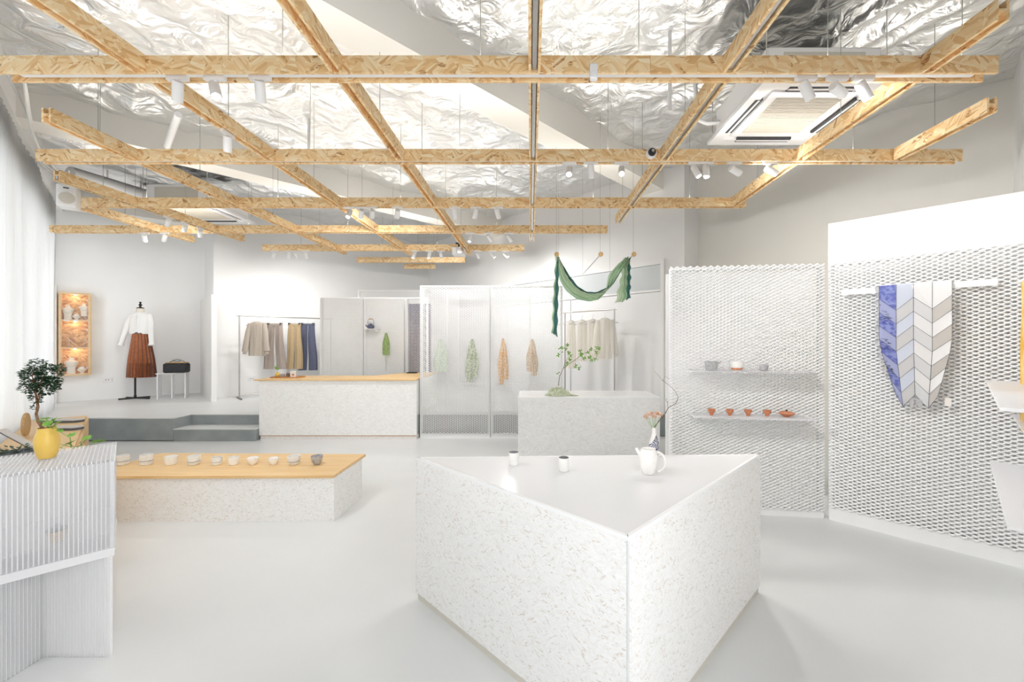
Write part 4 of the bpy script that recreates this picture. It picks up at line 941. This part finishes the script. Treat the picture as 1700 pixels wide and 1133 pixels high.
# ------------------------------------------------------------------ lace scarves on the central screen
for px, y0, y1, wpx, mt, lab, nt_ in ((732, 563, 622, 21, 'lace_mint', 'pale mint lace scarf hanging farthest left on the central screen', 0), (784, 563, 632, 20, 'lace_olive', 'olive and cream lace scarf, second on the central screen', 1), (835, 562, 636, 16, 'lace_apricot', 'apricot orange lace scarf, third on the central screen', 1), (883, 563, 622, 18, 'lace_sand', 'sand coloured lace scarf nearest the green swag', 2)):
    Ys = YC - .055; wm = wpx / F * Ys; Hm = (y1 - y0) / F * Ys
    t = thing('lace_scarf', lab, 'scarf', (X(px, Ys), Ys, Z(y0, Ys)), 0, 'lace scarves on the central screen')
    ph = random.uniform(0, 6)
    def secs(k0, k1, cx, sc_):
        out = []
        for k in range(13):
            b = k / 12; wv_ = wm * .5 * sc_ * min(1, .16 + 1.25 * b ** .8) * (1 - .15 * max(0, b - .8) * 5 * .6)
            out.append((cx * b + .004 * math.sin(b * 9 + ph), 0, -Hm * (k0 + (k1 - k0) * b), wv_, .016 + .008 * b, .45, 7, ph + b * 2))
        return out
    obj('cloth', MB().loft(secs(0, .92, 0, 1.0), 56), mt, t, smooth=True)
    if nt_: obj('tail', MB().loft(secs(.3, 1.03, -.03 if nt_ == 1 else .03, .45), 40), mt, t, (0, -.014, 0), smooth=True)
    obj('pin', MB().tube([(0, .03, .004), (0, -.012, .004)], .004, 8), 'white_paint', t)
# kettle shelf, kettle and green scarf behind the counter
Yk = YB - .10; zk = Z(546, Yk)
t = thing('wall_shelf', 'small clear shelf holding the kettle on the mesh screen', 'shelf', (X(617, Yk), Yk, zk - .012))
obj('board', MB().box(-.11, .11, -.07, .09, 0, .011), 'white_gloss', t, bevel=.002)
for sx in (-.08, .08): obj('bracket', MB().prism([(-.002, .0), (.002, .0), (.002, .16), (-.002, .16)], -.03, -.0005), 'white_paint', t, (sx, -.07, 0))
t = thing('kettle', 'dark blue-black kettle with a light wooden handle on the small shelf', 'kettle', (X(615.5, Yk), Yk, zk))
obj('body', MB().lathe([(.03, 0), (.048, .008), (.058, .03), (.054, .05), (.035, .064), (.0001, .066)], 24), 'denim', t, smooth=True)
obj('lid', MB().lathe([(.026, .064), (.02, .073), (.006, .075), (.008, .083), (.0001, .086)], 16), 'black', t, smooth=True)
obj('spout', MB().tube([(-.045, 0, .03), (-.068, 0, .042), (-.082, 0, .062)], [.012, .009, .006], 10), 'denim', t, smooth=True)
hh = [(-.04, 0, .055), (-.05, 0, .10), (-.044, 0, .135), (-.028, 0, .150)]
obj('handle_arm', MB().tube(hh, .0035, 8).tube([(-p_[0], 0, p_[2]) for p_ in hh], .0035, 8), 'dark_steel', t, smooth=True)
obj('grip', MB().tube([(-.032, 0, .150), (-.012, 0, .157), (.012, 0, .157), (.032, 0, .150)], .008, 10), 'wicker', t, smooth=True)
Yg = YB - .03
t = thing('green_lace', 'small leaf green tasselled scarf hanging beside the kettle shelf', 'scarf', (X(641, Yg), Yg, Z(552, Yg)))
obj('cloth', MB().loft([(0, 0, -.01 - .36 * k / 10, .012 + .044 * math.sin(min(1, k / 10 * 1.3) * 1.9) , .018, .4, 7, k * .3) for k in range(11)], 44), 'lace_green', t, smooth=True)
obj('tail', MB().loft([(0, 0, -.3 - .34 * k / 8, .022 * (1 - k / 9), .01 * (1 - k / 10), .4, 5, k * .3) for k in range(9)], 30), 'lace_mint', t, smooth=True)
obj('pin', MB().tube([(0, .025, -.008), (0, -.01, -.008)], .004, 8), 'white_paint', t)

# ------------------------------------------------------------------ moss mound with leafy branch on the box table
Ym = 4.36; mx = X(926, Ym)
t = thing('moss_arrangement', 'crumpled sage green cloth mound with a leafy branch on the box table', 'arrangement', (mx, Ym, bz)); O = (mx, Ym, bz)
def mound(a, b):
    q = a * 2 * math.pi; r = b; n_ = .5 * math.sin(5 * q + 3) * .25 + .25 * math.sin(9 * q + r * 11) * .4
    R_ = .135 * r * (1 + .18 * n_); return (R_ * math.cos(q) * 1.05, R_ * math.sin(q) * .75, max(.001, .075 * (1 - r ** 2.6) + .016 * math.sin(3 * q + 9 * r) * r * (1 - r) * 3 + .008 * math.sin(11 * q + 24 * r) * min(1, 4 * r) * (1.05 - r)))
obj('mound', MB().sheet(mound, 72, 18), 'moss', t, smooth=True)
obj('trailing_end', MB().sheet(lambda a, b: (.10 + .12 * a, -.03 - .03 * a + (b - .5) * .05 * (1 - .5 * a), .003 + .02 * (1 - a) * math.sin(b * math.pi) + .004 * math.sin(a * 30 + b * 9)), 24, 8), 'moss', t, smooth=True, solid=.002)
br = MB().tube([pxp(a, b, Ym, O) for a, b in ((927, 641), (929, 625), (935, 612), (945, 604), (955, 598), (967, 588), (980, 583), (995, 579))], [.004, .0035, .003, .0028, .0025, .002, .0015, .001], 6)
br.tube([pxp(a, b, Ym, O) for a, b in ((935, 612), (938, 602), (944, 592), (942, 580), (938, 575))], [.0025, .002, .0015, .0012, .001], 5)
br.tube([pxp(a, b, Ym, O) for a, b in ((955, 598), (962, 604), (966, 610))], .001, 5); br.tube([pxp(a, b, Ym, O) for a, b in ((929, 625), (926, 620))], .001, 5)
br.tube([pxp(a, b, Ym, O) for a, b in ((942, 580), (932, 578), (927, 590))], .001, 5); br.tube([pxp(a, b, Ym, O) for a, b in ((967, 588), (963, 583))], .001, 5)
obj('branch', br, 'twig', t)
fo = MB(); random.seed(21)
for a, b, n_ in ((942, 573, 5), (933, 578, 4), (939, 579, 3), (929, 578, 2), (927, 590, 4), (944, 586, 5), (948, 591, 4), (946, 597, 5), (942, 603, 5), (940, 607, 3), (963, 583, 4), (965, 588, 5), (970, 595, 6), (979, 593, 6), (982, 598, 4), (976, 586, 4), (981, 580, 5), (990, 585, 5), (995, 579, 5), (990, 577, 3), (956, 608, 4), (961, 612, 4), (966, 590, 4), (988, 597, 3), (927, 620, 2), (932, 586, 1)):
    for k in range(n_):
        q = k * 6.28 / n_ + random.random(); Yd = Ym + random.uniform(-.05, .05)
        fo.leaf(pxp(a, b, Yd, O), (math.cos(q), random.uniform(-.5, .5), math.sin(q)), (0, -1, .3), random.uniform(.022, .03), .014)
obj('foliage', fo, 'leaf_bright', t, kind='stuff')

# ------------------------------------------------------------------ clothes racks and garments
def rack(label, p0, L_, ang, H, lastpost=True):
    t = thing('clothes_rack', label, 'rack', (p0[0], p0[1], PZ), ang)
    obj('top_rail', MB().tube([(-.04, 0, H), (L_ + .04, 0, H)], .011, 10), 'steel', t, smooth=True)
    for x_ in (0, L_):
        obj('post', MB().tube([(x_, 0, .025), (x_, 0, H - .01)], .011, 10), 'steel', t, smooth=True)
        obj('foot', MB().tube([(x_, -.2, .013), (x_, .2, .013)], .012, 8), 'dark_steel', t, smooth=True)
    obj('lower_rail', MB().tube([(0, 0, .06), (L_, 0, .06)], .009, 8), 'steel', t, smooth=True)
    return t
RA, RAng = (-5.06, 7.0), math.radians(45)
rack('steel clothes rack with linen shirt and trousers left of the mesh screens', RA, 1.5, RAng, 1.44)
def hanger(t, w_=.2, dz=0):
    m = MB().tube([(-w_, 0, -.07), (0, 0, 0), (w_, 0, -.07), (-w_, 0, -.07)], .004, 6)
    m.tube([(0, 0, 0), (0, 0, .03), (.012, 0, .042), (.018, 0, .055), (.008, 0, .070), (-.008, 0, .068)], .0022, 6); obj('hanger', m, 'steel', t)
def trousers(label, px, Y, y0, y1, wpx, mt, flare=1.0, ang=0, group='clothes on the left rack', split=.42):
    H = (y1 - y0) / F * Y; w_ = wpx / F * Y / 2
    t = thing('trousers', label, 'trousers', (X(px, Y), Y, Z(y0, Y)), ang, group)
    ph = random.uniform(0, 6)
    obj('waistband', MB().loft([(0, 0, 0, w_ * .68, .022, .1, 11, ph), (0, 0, -.035, w_ * .70, .024, .12, 11, ph)], 48), mt, t, smooth=True)
    for s_ in (-1, 1):
        sec = []
        for k in range(14):
            b = k / 13; cx_ = s_ * w_ * (.33 + .22 * b * flare); rx = w_ * (.34 + .06 * b * flare - .10 * max(0, .3 - b)); sec.append((cx_ + .006 * math.sin(b * 7 + ph), .004 * s_, -.034 - (H - .034) * b, rx, .028 + .012 * b, .22 + .1 * b, 6, ph + b * 1.5 + s_))
        obj('leg', MB().loft(sec, 56), mt, t, smooth=True)
    hanger_z = obj('hanger', MB().tube([(-w_ * .6, 0, .01), (w_ * .6, 0, .01)], .004, 6).tube([(0, 0, .01), (0, 0, .05), (.015, 0, .07), (0, 0, .085)], .0022, 6), 'steel', t)
    for s_ in (-1, 1): obj('clip', MB().box(s_ * w_ * .55 - .01, s_ * w_ * .55 + .01, -.03, .03, -.02, .018), 'dark_steel', t)
    return t
def rackY(px):  # depth of the left rack's rail at column px
    k = (px - CX) / F; s_ = (k * RA[1] - RA[0]) / (math.cos(RAng) - k * math.sin(RAng)); return RA[1] + s_ * math.sin(RAng)
def shirt(label, px, Y, y0, y1, wpx, mt, name='shirt', group=None, ang=0, sleeves=True, blur=0):
    H = (y1 - y0) / F * Y; w_ = wpx / F * Y / 2
    t = thing(name, label, 'shirt', (X(px, Y), Y, Z(y0, Y)), ang, group); ph = random.uniform(0, 6)
    sec = [(0, 0, 0, w_ * .25, .02, .1, 8, ph), (0, 0, -.012, w_ * .42, .026, .1, 8, ph), (0, 0, -.035, w_ * .66, .034, .1, 8, ph)]
    for k in range(1, 12): b = k / 11; sec.append((0, 0, -.035 - (H - .035) * b, w_ * (.66 + .06 * b), .036 + .01 * b, .10 + .12 * b, 9, ph + b))
    obj('body', MB().loft(sec, 64), mt, t, smooth=True)
    if sleeves:
        for s_ in (-1, 1):
            pts = [(s_ * w_ * .58, 0, -.04), (s_ * w_ * .74, -.01, -H * .3), (s_ * w_ * .86, -.03, -H * .62), (s_ * w_ * .96, -.035, -H * .88)]
            obj('sleeve', MB().tube(pts, [.045, .05, .05, .055], 14, flat=.55), mt, t, smooth=True); obj('cuff', MB().tube([pts[-1], (s_ * w_ * .985, -.035, -H * .95)], [.036, .034], 12, flat=.6), mt, t, smooth=True)
    obj('placket', MB().box(-.012, .012, -.056, -.05, -H * .42, -.03), mt, t)
    for k in range(5): obj('button', MB().lathe([(.0001, 0), (.005, 0), (.005, .002), (.0001, .002)], 8), 'pearl', t, (0, -.056, -.06 - k * .05), rot=(math.radians(90), 0, 0))
    hanger(t); t.children[-1].location = (0, 0, .01)
    return t
Y = rackY(427); shirt('beige linen long-sleeved shirt hanging first on the steel rack', 427, Y - .05, 534, 591, 38, 'linen', group='clothes on the left rack')
Y = rackY(460); trousers('wide taupe linen trousers behind the beige shirt', 456, Y, 538, 613, 38, 'linen_brown', 1.1)
Y = rackY(487); trousers('khaki trousers in the middle of the steel rack', 489, Y, 538, 613, 31, 'khaki', .6)
Y = rackY(514); trousers('dark slate blue trousers nearest the mesh screen', 511, Y + .02, 538, 615, 34, 'denim', .8)
# right rack
pR0 = uv(4.55, 4.05); pR0 = (X(938, 6.42), 6.42); angR = math.atan2(5.74 - 6.42, X(1020, 5.74) - pR0[0]); LR = math.hypot(5.74 - 6.42, X(1020, 5.74) - pR0[0])
rack('steel clothes rack with cream garments beside the central screen', pR0, LR, angR, 1.45)
for k, (px, y0, y1, wpx, lab) in enumerate(((948, 532, 612, 22, 'cream long garment nearest the central mesh screen on the right rack'), (966, 531, 600, 26, 'cream gathered garment, second on the right rack'), (984, 530, 598, 26, 'cream garment in the middle of the right rack'), (1004, 528, 596, 34, 'cream long-sleeved garment at the outer end of the right rack'))):
    kk = (px - CX) / F; s_ = (kk * pR0[1] - pR0[0]) / (math.cos(angR) - kk * math.sin(angR)); Y = pR0[1] + s_ * math.sin(angR)
    shirt(lab, px, Y, y0, y1, wpx, 'cream_sheer', 'cream_garment', 'cream clothes on the right rack', sleeves=(k == 3))

# ------------------------------------------------------------------ mannequin
MY = 7.02; mxx = X(233, MY)
t = thing('mannequin', 'dressmaker mannequin on a black stand wearing white blouse and rust skirt', 'mannequin', (mxx, MY, PZ)); 
def mz(py): return Z(py, MY) - PZ
wpx = MY / F
obj('pole', MB().tube([(-.09 + .0, 0, .02), (-.09, 0, mz(620))], .014, 10), 'black', t, smooth=True)
obj('stand', MB().tube([(-.30, .06, .012), (.20, -.05, .012)], .014, 8).tube([(-.22, -.16, .012), (.02, .16, .012)], .014, 8).tube([(-.09, 0, .01), (-.09, 0, .06)], .02, 10), 'black', t, smooth=True)
obj('neck', MB().lathe([(.07, mz(519)), (.055, mz(517)), (.052, mz(514)), (.05, mz(512.5)), (.0001, mz(512.4))], 24), 'bust', t, smooth=True)
zc = mz(512.5)
obj('neck_cap', MB().lathe([(.052, zc), (.054, zc + .006), (.045, zc + .014), (.016, zc + .024), (.014, zc + .045), (.024, zc + .055), (.026, zc + .066), (.012, zc + .078), (.01, zc + .09), (.018, zc + .10), (.016, zc + .112), (.0001, zc + .12)], 20), 'black', t, smooth=True)
t2 = thing('blouse', 'white long-sleeved blouse worn by the mannequin', 'blouse', (mxx, MY, PZ)); bsec = []
for py, wd_, dp in ((518, 10, .05), (519.5, 19, .055), (522, 29, .06), (527, 34, .07), (536, 33, .08), (545, 32, .085), (552, 33, .09), (555, 30, .085)):
    bsec.append((0, 0, mz(py), wd_ * wpx / 2, dp, .06, 13, py * .1))
obj('torso', MB().loft(bsec[::-1], 72), 'blouse', t2, smooth=True)
for s_, pts in ((-1, ((219, 523), (214, 535), (212, 550), (208, 568))), (1, ((248, 523), (252, 535), (254, 550), (257, 568)))):
    P_ = [(X(a, MY) - mxx, -.02 * i, mz(b)) for i, (a, b) in enumerate(pts)]
    obj('sleeve', MB().tube(P_, [.04, .045, .045, .04], 16, flat=.7), 'blouse', t2, smooth=True)
    e = P_[-1]; obj('cuff', MB().tube([e, (e[0] - s_ * (-.01), e[1] - .01, e[2] - .06)], [.036, .05], 14, flat=.8), 'blouse', t2, smooth=True)
obj('placket', MB().box(-.015, .015, -.093, -.085, mz(550), mz(525)), 'blouse', t2)
for k in range(6): obj('button', MB().lathe([(.0001, 0), (.007, 0), (.007, .003), (.0001, .003)], 8), 'pearl', t2, (0, -.093, mz(527 + k * 4)), rot=(math.radians(90), 0, 0))
t3 = thing('pleated_skirt', 'rust brown pleated midi skirt worn by the mannequin', 'skirt', (mxx + .01, MY, PZ)); ssec = []
for k in range(16):
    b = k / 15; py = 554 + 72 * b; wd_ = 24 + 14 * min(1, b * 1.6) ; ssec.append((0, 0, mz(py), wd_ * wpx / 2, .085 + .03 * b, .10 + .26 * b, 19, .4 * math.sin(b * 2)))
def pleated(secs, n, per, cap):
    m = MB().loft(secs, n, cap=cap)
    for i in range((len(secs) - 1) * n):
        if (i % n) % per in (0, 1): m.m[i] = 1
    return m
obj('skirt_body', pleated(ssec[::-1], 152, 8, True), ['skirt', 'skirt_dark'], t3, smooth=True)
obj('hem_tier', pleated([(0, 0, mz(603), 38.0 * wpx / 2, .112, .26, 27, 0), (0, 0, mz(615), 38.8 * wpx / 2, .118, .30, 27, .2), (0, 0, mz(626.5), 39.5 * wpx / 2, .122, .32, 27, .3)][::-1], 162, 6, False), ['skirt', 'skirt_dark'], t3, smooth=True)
obj('waistband', MB().loft([(0, 0, mz(555), 25 * wpx / 2, .092, .02, 16, 0), (0, 0, mz(552), 24 * wpx / 2, .090, .02, 16, 0)], 60), 'brown_cup', t3, smooth=True)
# white side table with black basket
tY = 7.22; tx = X(293, tY)
t = thing('side_table', 'white thin-sheet side table against the wall under the black basket', 'table', (tx + .02, tY - .10, PZ), math.radians(30)); hT = Z(618.5, 7.2) - PZ
obj('tabletop', MB().box(-.20, .20, -.13, .13, hT - .012, hT), 'white_gloss', t)
obj('leg', MB().box(.185, .20, -.13, .13, 0, hT - .0125), 'white_gloss', t); obj('leg', MB().box(-.01, .005, -.05, .12, 0, hT - .0125), 'white_gloss', t); obj('leg', MB().box(-.185, -.17, -.12, .12, 0, hT - .0125), 'white_gloss', t)
t = thing('basket', 'black fabric basket with wooden rim and tied handles on the white table', 'basket', (X(293.5, tY - .13), tY - .13, PZ + hT + .001), math.radians(12))
obj('body', MB().box(-.17, .17, -.09, .09, 0, .17), 'black', t, bevel=.03)
obj('rim', MB().box(-.13, .15, -.07, .07, .1702, .187), 'wicker', t, bevel=.006)
obj('handle', MB().tube([(-.12, -.03, .17), (-.05, -.02, .21), (.02, 0, .20), (.06, .01, .225), (.0, 0, .235), (-.06, -.01, .225), (.0, 0, .20), (.08, .02, .21), (.13, .03, .17)], .005, 6), 'black', t, smooth=True)

# ------------------------------------------------------------------ jewellery cabinet on the wall
jv = VF - .15
def jl(px): k = (px - CX) / F; Y = jv * R2 / (1 - k); return k * Y, Y
a = jl(97); b = jl(150.5); JW = math.hypot(b[0] - a[0], b[1] - a[1]); jz1, jz0 = Z(484.5, a[1]), Z(625, a[1]); JH = jz1 - jz0
t = thing('display_cabinet', 'tall wooden wall cabinet with three lit strand-board niches for jewellery', 'cabinet', (a[0], a[1], jz0), math.radians(45)); JD = .148
fw = .03
for nm, bx_ in (('side_panel', (0, fw, 0, JH)), ('side_panel', (JW - fw, JW, 0, JH)), ('bottom_panel', (fw, JW - fw, 0, fw)), ('top_panel', (fw, JW - fw, JH - fw, JH))):
    obj(nm, MB().box(bx_[0], bx_[1], 0, JD, bx_[2], bx_[3]), 'plywood', t)
sh = [JH * .335, JH * .665]
for s_ in sh: obj('shelf', MB().box(fw, JW - fw, .004, JD, s_ - .012, s_ + .012), 'plywood', t)
obj('back_panel', MB().box(-(JW / 2 - fw), JW / 2 - fw, 0, .008, -JH / 2 + fw, JH / 2 - fw), 'osb_display', t, (JW / 2, JD - .009, JH / 2))
for k, zz in enumerate((JH - fw - .012, sh[1] - .024, sh[0] - .024)):
    obj('lamp', MB().lathe([(.0001, 0), (.012, 0), (.012, .01), (.0001, .01)], 12), 'lamp_lens', t, (JW / 2, .05, zz), smooth=False)
    d = bpy.data.lights.new('niche_lamp', 'POINT'); d.energy = .38; d.color = (1, .8, .55); d.shadow_soft_size = .012; lo = bpy.data.objects.new('niche_lamp', d); COL.objects.link(lo); lo.parent = t; lo.location = (JW / 2, .05, zz - .02)
obj('door', MB().box(.006, JW - .006, -.006, -.002, .006, JH - .006), 'glass', t)
for zz in (JH - .12, JH * .55, .12): obj('hinge', MB().box(JW - .05, JW - .03, -.012, -.0062, zz - .012, zz + .012), 'steel', t)
def bust(lab, xl, zb, s, neckl=True):
    p = Matrix.Rotation(math.radians(45), 3, 'Z') @ Vector((xl, .075, 0)); tt = thing('necklace_bust', lab, 'jewellery stand', (a[0] + p.x, a[1] + p.y, jz0 + zb), math.radians(45), 'jewellery busts in the wall cabinet')
    obj('bust', MB().lathe([(.05 * s, 0), (.045 * s, .07 * s), (.055 * s, .12 * s), (.075 * s, .17 * s), (.07 * s, .19 * s), (.03 * s, .205 * s), (.024 * s, .235 * s), (.028 * s, .25 * s), (.0001, .25 * s)], 20, sy=.5), 'bust', tt, smooth=True)
    if neckl:
        for r, zz in ((.04, .14), (.055, .11)): obj('necklace', MB().tube([(r * s * math.sin(q), -.036 * s, (.20 - (.20 - zz) * math.cos(q / 1.1)) * s) for q in np.linspace(-1.5, 1.5, 12)], .0018, 5), 'pearl' if r < .05 else 'wire', tt, smooth=True)
    return tt
def ringstand(lab, xl, zb, s):
    p = Matrix.Rotation(math.radians(45), 3, 'Z') @ Vector((xl, .06, 0)); tt = thing('bracelet_stand', lab, 'jewellery stand', (a[0] + p.x, a[1] + p.y, jz0 + zb), math.radians(45))
    obj('neck', MB().lathe([(.03 * s, 0), (.02 * s, .02 * s), (.05 * s, .05 * s), (.055 * s, .07 * s), (.03 * s, .10 * s), (.02 * s, .115 * s), (.0001, .115 * s)], 20, sy=.45), 'bust', tt, smooth=True)
    obj('beads', MB().tube([(.035 * s * math.sin(q), -.028 * s, (.085 - .03 * math.cos(q)) * s) for q in np.linspace(-1.6, 1.6, 12)], .002, 5), 'wire', tt)
bust('cream necklace bust at left in the top niche of the wall cabinet', .095, sh[1] + .012, .95)
ringstand('low oval necklace stand in the middle of the top niche', .19, sh[1] + .012, .85)
bust('cream necklace bust raised at right in the top niche of the wall cabinet', .275, sh[1] + .075, .85)
pb_ = Matrix.Rotation(math.radians(45), 3, 'Z') @ Vector((.275, .075, 0))
o = obj('riser_block', MB().box(-.03, .03, -.03, .03, 0, .062), 'glass', None, (a[0] + pb_.x, a[1] + pb_.y, jz0 + sh[1] + .012), math.radians(45)); tag(o, 'clear riser block under the right bust in the top niche', 'block')
bust('cream bust with layered necklaces in the bottom niche', .13, fw, 1.05); ringstand('low necklace stand beside the bust in the bottom niche', .25, fw, .95)
for xl in (.11, .27):
    p = Matrix.Rotation(math.radians(45), 3, 'Z') @ Vector((xl, .05, 0)); tt = thing('jewellery_tree', ('left' if xl < .2 else 'right') + ' slender wire jewellery holder in the middle niche', 'jewellery stand', (a[0] + p.x, a[1] + p.y, jz0 + sh[0] + .0125), math.radians(45))
    obj('base', MB().lathe([(.0001, 0), (.028, 0), (.028, .008), (.0001, .008)], 14), 'brown_cup', tt); obj('stem', MB().tube([(0, 0, .008), (0, 0, .12)], .003, 6).tube([(-.03, 0, .10), (.03, 0, .10)], .0025, 6), 'steel', tt)
for k, xl in enumerate((.085, .185)):
    p = Matrix.Rotation(math.radians(45), 3, 'Z') @ Vector((xl, -.0005, 0)); obj('label_card', MB().box(-.03, .03, .0, .002, -.009, .009), 'white_paint', t, (xl, .001, sh[1]))

# ------------------------------------------------------------------ plywood bench along the window with its things
t = thing('window_bench', 'plywood bench along the curtain behind the potted tree', 'bench', (0, 0, 0))
P = [uv(-.74, 2.9), uv(-.27, 2.9), uv(-.33, 6.88), uv(-.74, 6.88)]
obj('benchtop', MB().prism(P, .43, .45), 'plywood', t)
vpanel('front_panel', P[2] + (0,), P[1] + (0,), 0, .4295, .018, 'plywood', t); vpanel('side_panel', P[3] + (0,), P[2] + (0,), 0, .4295, .018, 'plywood', t, -1)
def tray(lab, pxr, py, ln, mt):
    z = .4505; Y = YZ(py, z + .03); x = X(pxr, Y); n = 12; W_ = .055; P = [(-ln, -W_), (-.05, -W_)] + [(-.05 + W_ * math.sin(q), -W_ * math.cos(q)) for q in np.linspace(.2, 2.94, n)] + [(-.05, W_), (-ln, W_)]
    tt = thing('long_tray', lab, 'tray', (x, Y, z), math.radians(4)); obj('base', MB().prism(P, 0, .022), 'slate', tt); obj('top', MB().prism(P, .0222, .030), mt, tt)
tray('farther pale long tray with rounded end on the window bench', 136, 696, .36, 'felt')
tray('nearer pale long tray with rounded end on the window bench', 135, 708, .34, 'felt')
Yd = 3.6; t = thing('wooden_dish', 'bark-edged round wooden dish leaning on the window bench', 'dish', (X(46, Yd), Yd, .4505 + .11))
obj('disc', MB().lathe([(.0001, 0), (.10, 0), (.105, .01), (.10, .02), (.0001, .02)], 24), 'wicker', t, rot=(math.radians(90), 0, math.radians(-50)), smooth=True)
Yd = 3.1; t = thing('leaning_board', 'narrow grey board leaning at the near end of the window bench', 'board', (X(32, Yd), Yd, .4505 + .10))
obj('board', MB().box(-.13, .13, -.03, .03, -.006, .006), 'felt', t, rot=(0, math.radians(38), .3), bevel=.004); obj('edge', MB().box(-.13, .13, -.03, .03, -.0105, -.0065), 'slate', t, rot=(0, math.radians(38), .3))
Yp = 2.85; px0 = X(30, Yp)
t = thing('trailing_plant', 'dark shallow planter with trailing green leaves behind the yellow pot', 'plant', (px0, Yp, 0)); zt = Z(750, Yp)
obj('planter', MB().lathe([(.06, .4505), (.08, .46), (.105, zt - .02), (.11, zt), (.10, zt), (.0001, zt - .02)], 28), 'slate', t, smooth=True)
fo = MB(); random.seed(31)
for _ in range(150):
    a_ = random.uniform(0, 6.28); r = math.sqrt(random.random()) * .11; fo.leaf((r * math.cos(a_), r * math.sin(a_), zt + random.uniform(-.01, .03)), (math.cos(a_), math.sin(a_), random.uniform(-.2, .5)), (0, 0, 1), .035, .014)
obj('foliage', fo, 'leaf_dark', t, kind='stuff')
Yp = 2.18; ox, oz = X(128, Yp), 0
t = thing('fern_plant', 'bright green leafy plant on the floor peeking over the cabinet', 'plant', (ox, Yp, 0)); zt = Z(745, Yp)
obj('planter', MB().lathe([(.055, 0), (.065, .3), (.068, zt - .12), (.06, zt - .12), (.0001, zt - .14)], 24), 'slate', t, smooth=True)
stm = MB()
for px, py, rz, s in ((125, 735, -1.3, 1.6), (148, 732, -1.0, 1.7), (156, 735, -1.9, 1.5), (150, 738, -2.4, 1.4), (143, 730, .3, 1.3), (108, 742, -.9, 1.9), (101, 733, 2.7, 1.2), (100, 728, .2, 1.2), (98, 718, 1, 1.0), (135, 742, -1.6, 1.2)):
    p = (X(px, Yp) - ox, random.uniform(-.05, .05), Z(py, Yp)); o = obj('leaf', ivy, None, t, p, rot=(.6, 0, rz)); o.scale = (s, s, s); stm.tube([(0, 0, zt - .14), (p[0] * .4, 0, p[2] - .03), p], .0015, 5)
obj('stems', stm, 'leaf_bright', t)

# ------------------------------------------------------------------ things on the counter
z = .8022; Y = 5.55
t = thing('tray', 'brown wooden tray on the left of the counter', 'tray', (X(478, Y), Y, z))
obj('tray_base', MB().box(-.19, .19, -.09, .09, 0, .008), 'tray_wood', t)
for b in ((-.19, .19, -.09, -.083), (-.19, .19, .083, .09), (-.19, -.183, -.083, .083), (.183, .19, -.083, .083)): obj('rim', MB().box(b[0], b[1], b[2], b[3], .0082, .016), 'tray_wood', t)
zt = z + .0085
t = thing('bud_vase', 'round yellow bud vase with a green sprig on the counter tray', 'vase', (X(461, Y), Y, zt)); O = (X(461, Y), Y, zt)
obj('body', MB().lathe([(.015, 0), (.028, .012), (.033, .032), (.026, .052), (.014, .06), (.013, .07), (.009, .07), (.0001, .06)], 20), 'yellow_glaze', t, smooth=True)
g = MB().tube([(0, 0, .06), (-.01, 0, .10), (-.02, 0, .13)], .002, 5)
for q in range(9): g.leaf((-.012 - .003 * q + (.03 if q > 6 else 0), 0, .10 + .005 * q), (math.cos(q * 2.1), .2, .5 * math.sin(q * 1.7) + .2), (0, -1, .2), .032, .016)
obj('sprig', g, 'leaf_bright', t)
cup('cup', 'small grey-brown cup beside the yellow bud vase on the tray', 'cup', X(469.5, Y), Y, zt, bowlp(.022, .03, .042), 'grey_ware')
cup('cup', 'small dark brown cup in the middle of the counter tray', 'cup', X(479, Y), Y, zt, bowlp(.022, .03, .05), 'brown_cup')
t = thing('card_holder', 'pale standing card pack at the right of the counter tray', 'card', (X(487, Y), Y, zt), .2)
obj('pack', MB().prism([(-.035, -.015), (.035, -.015), (.03, .02), (-.03, .02)], 0, .082), 'paper', t); obj('print', MB().box(-.012, .016, -.0165, -.0153, .02, .045), 'terracotta', t)
# sockets
for px, u_, v_, lab in ((178, None, VF, 'white wall socket near the mannequin shadow'), (418, None, VF2, 'white wall sockets behind the steel clothes rack')):
    k = (px - CX) / F; Y = v_ * R2 / (1 - k); zz = Z(631 if px < 200 else 629, Y); dd = Vector((1, -1)).normalized() * .006
    t = thing('wall_socket', lab, 'socket', (k * Y + dd.x * .2, Y + dd.y * .2, zz), math.radians(45))
    obj('plate', MB().box(-.06, .06, -.008, 0, -.04, .04), 'white_gloss', t, bevel=.003); obj('holes', MB().box(-.02, -.012, -.009, -.0082, -.01, .01).box(.012, .02, -.009, -.0082, -.01, .01), 'dark_slot', t)
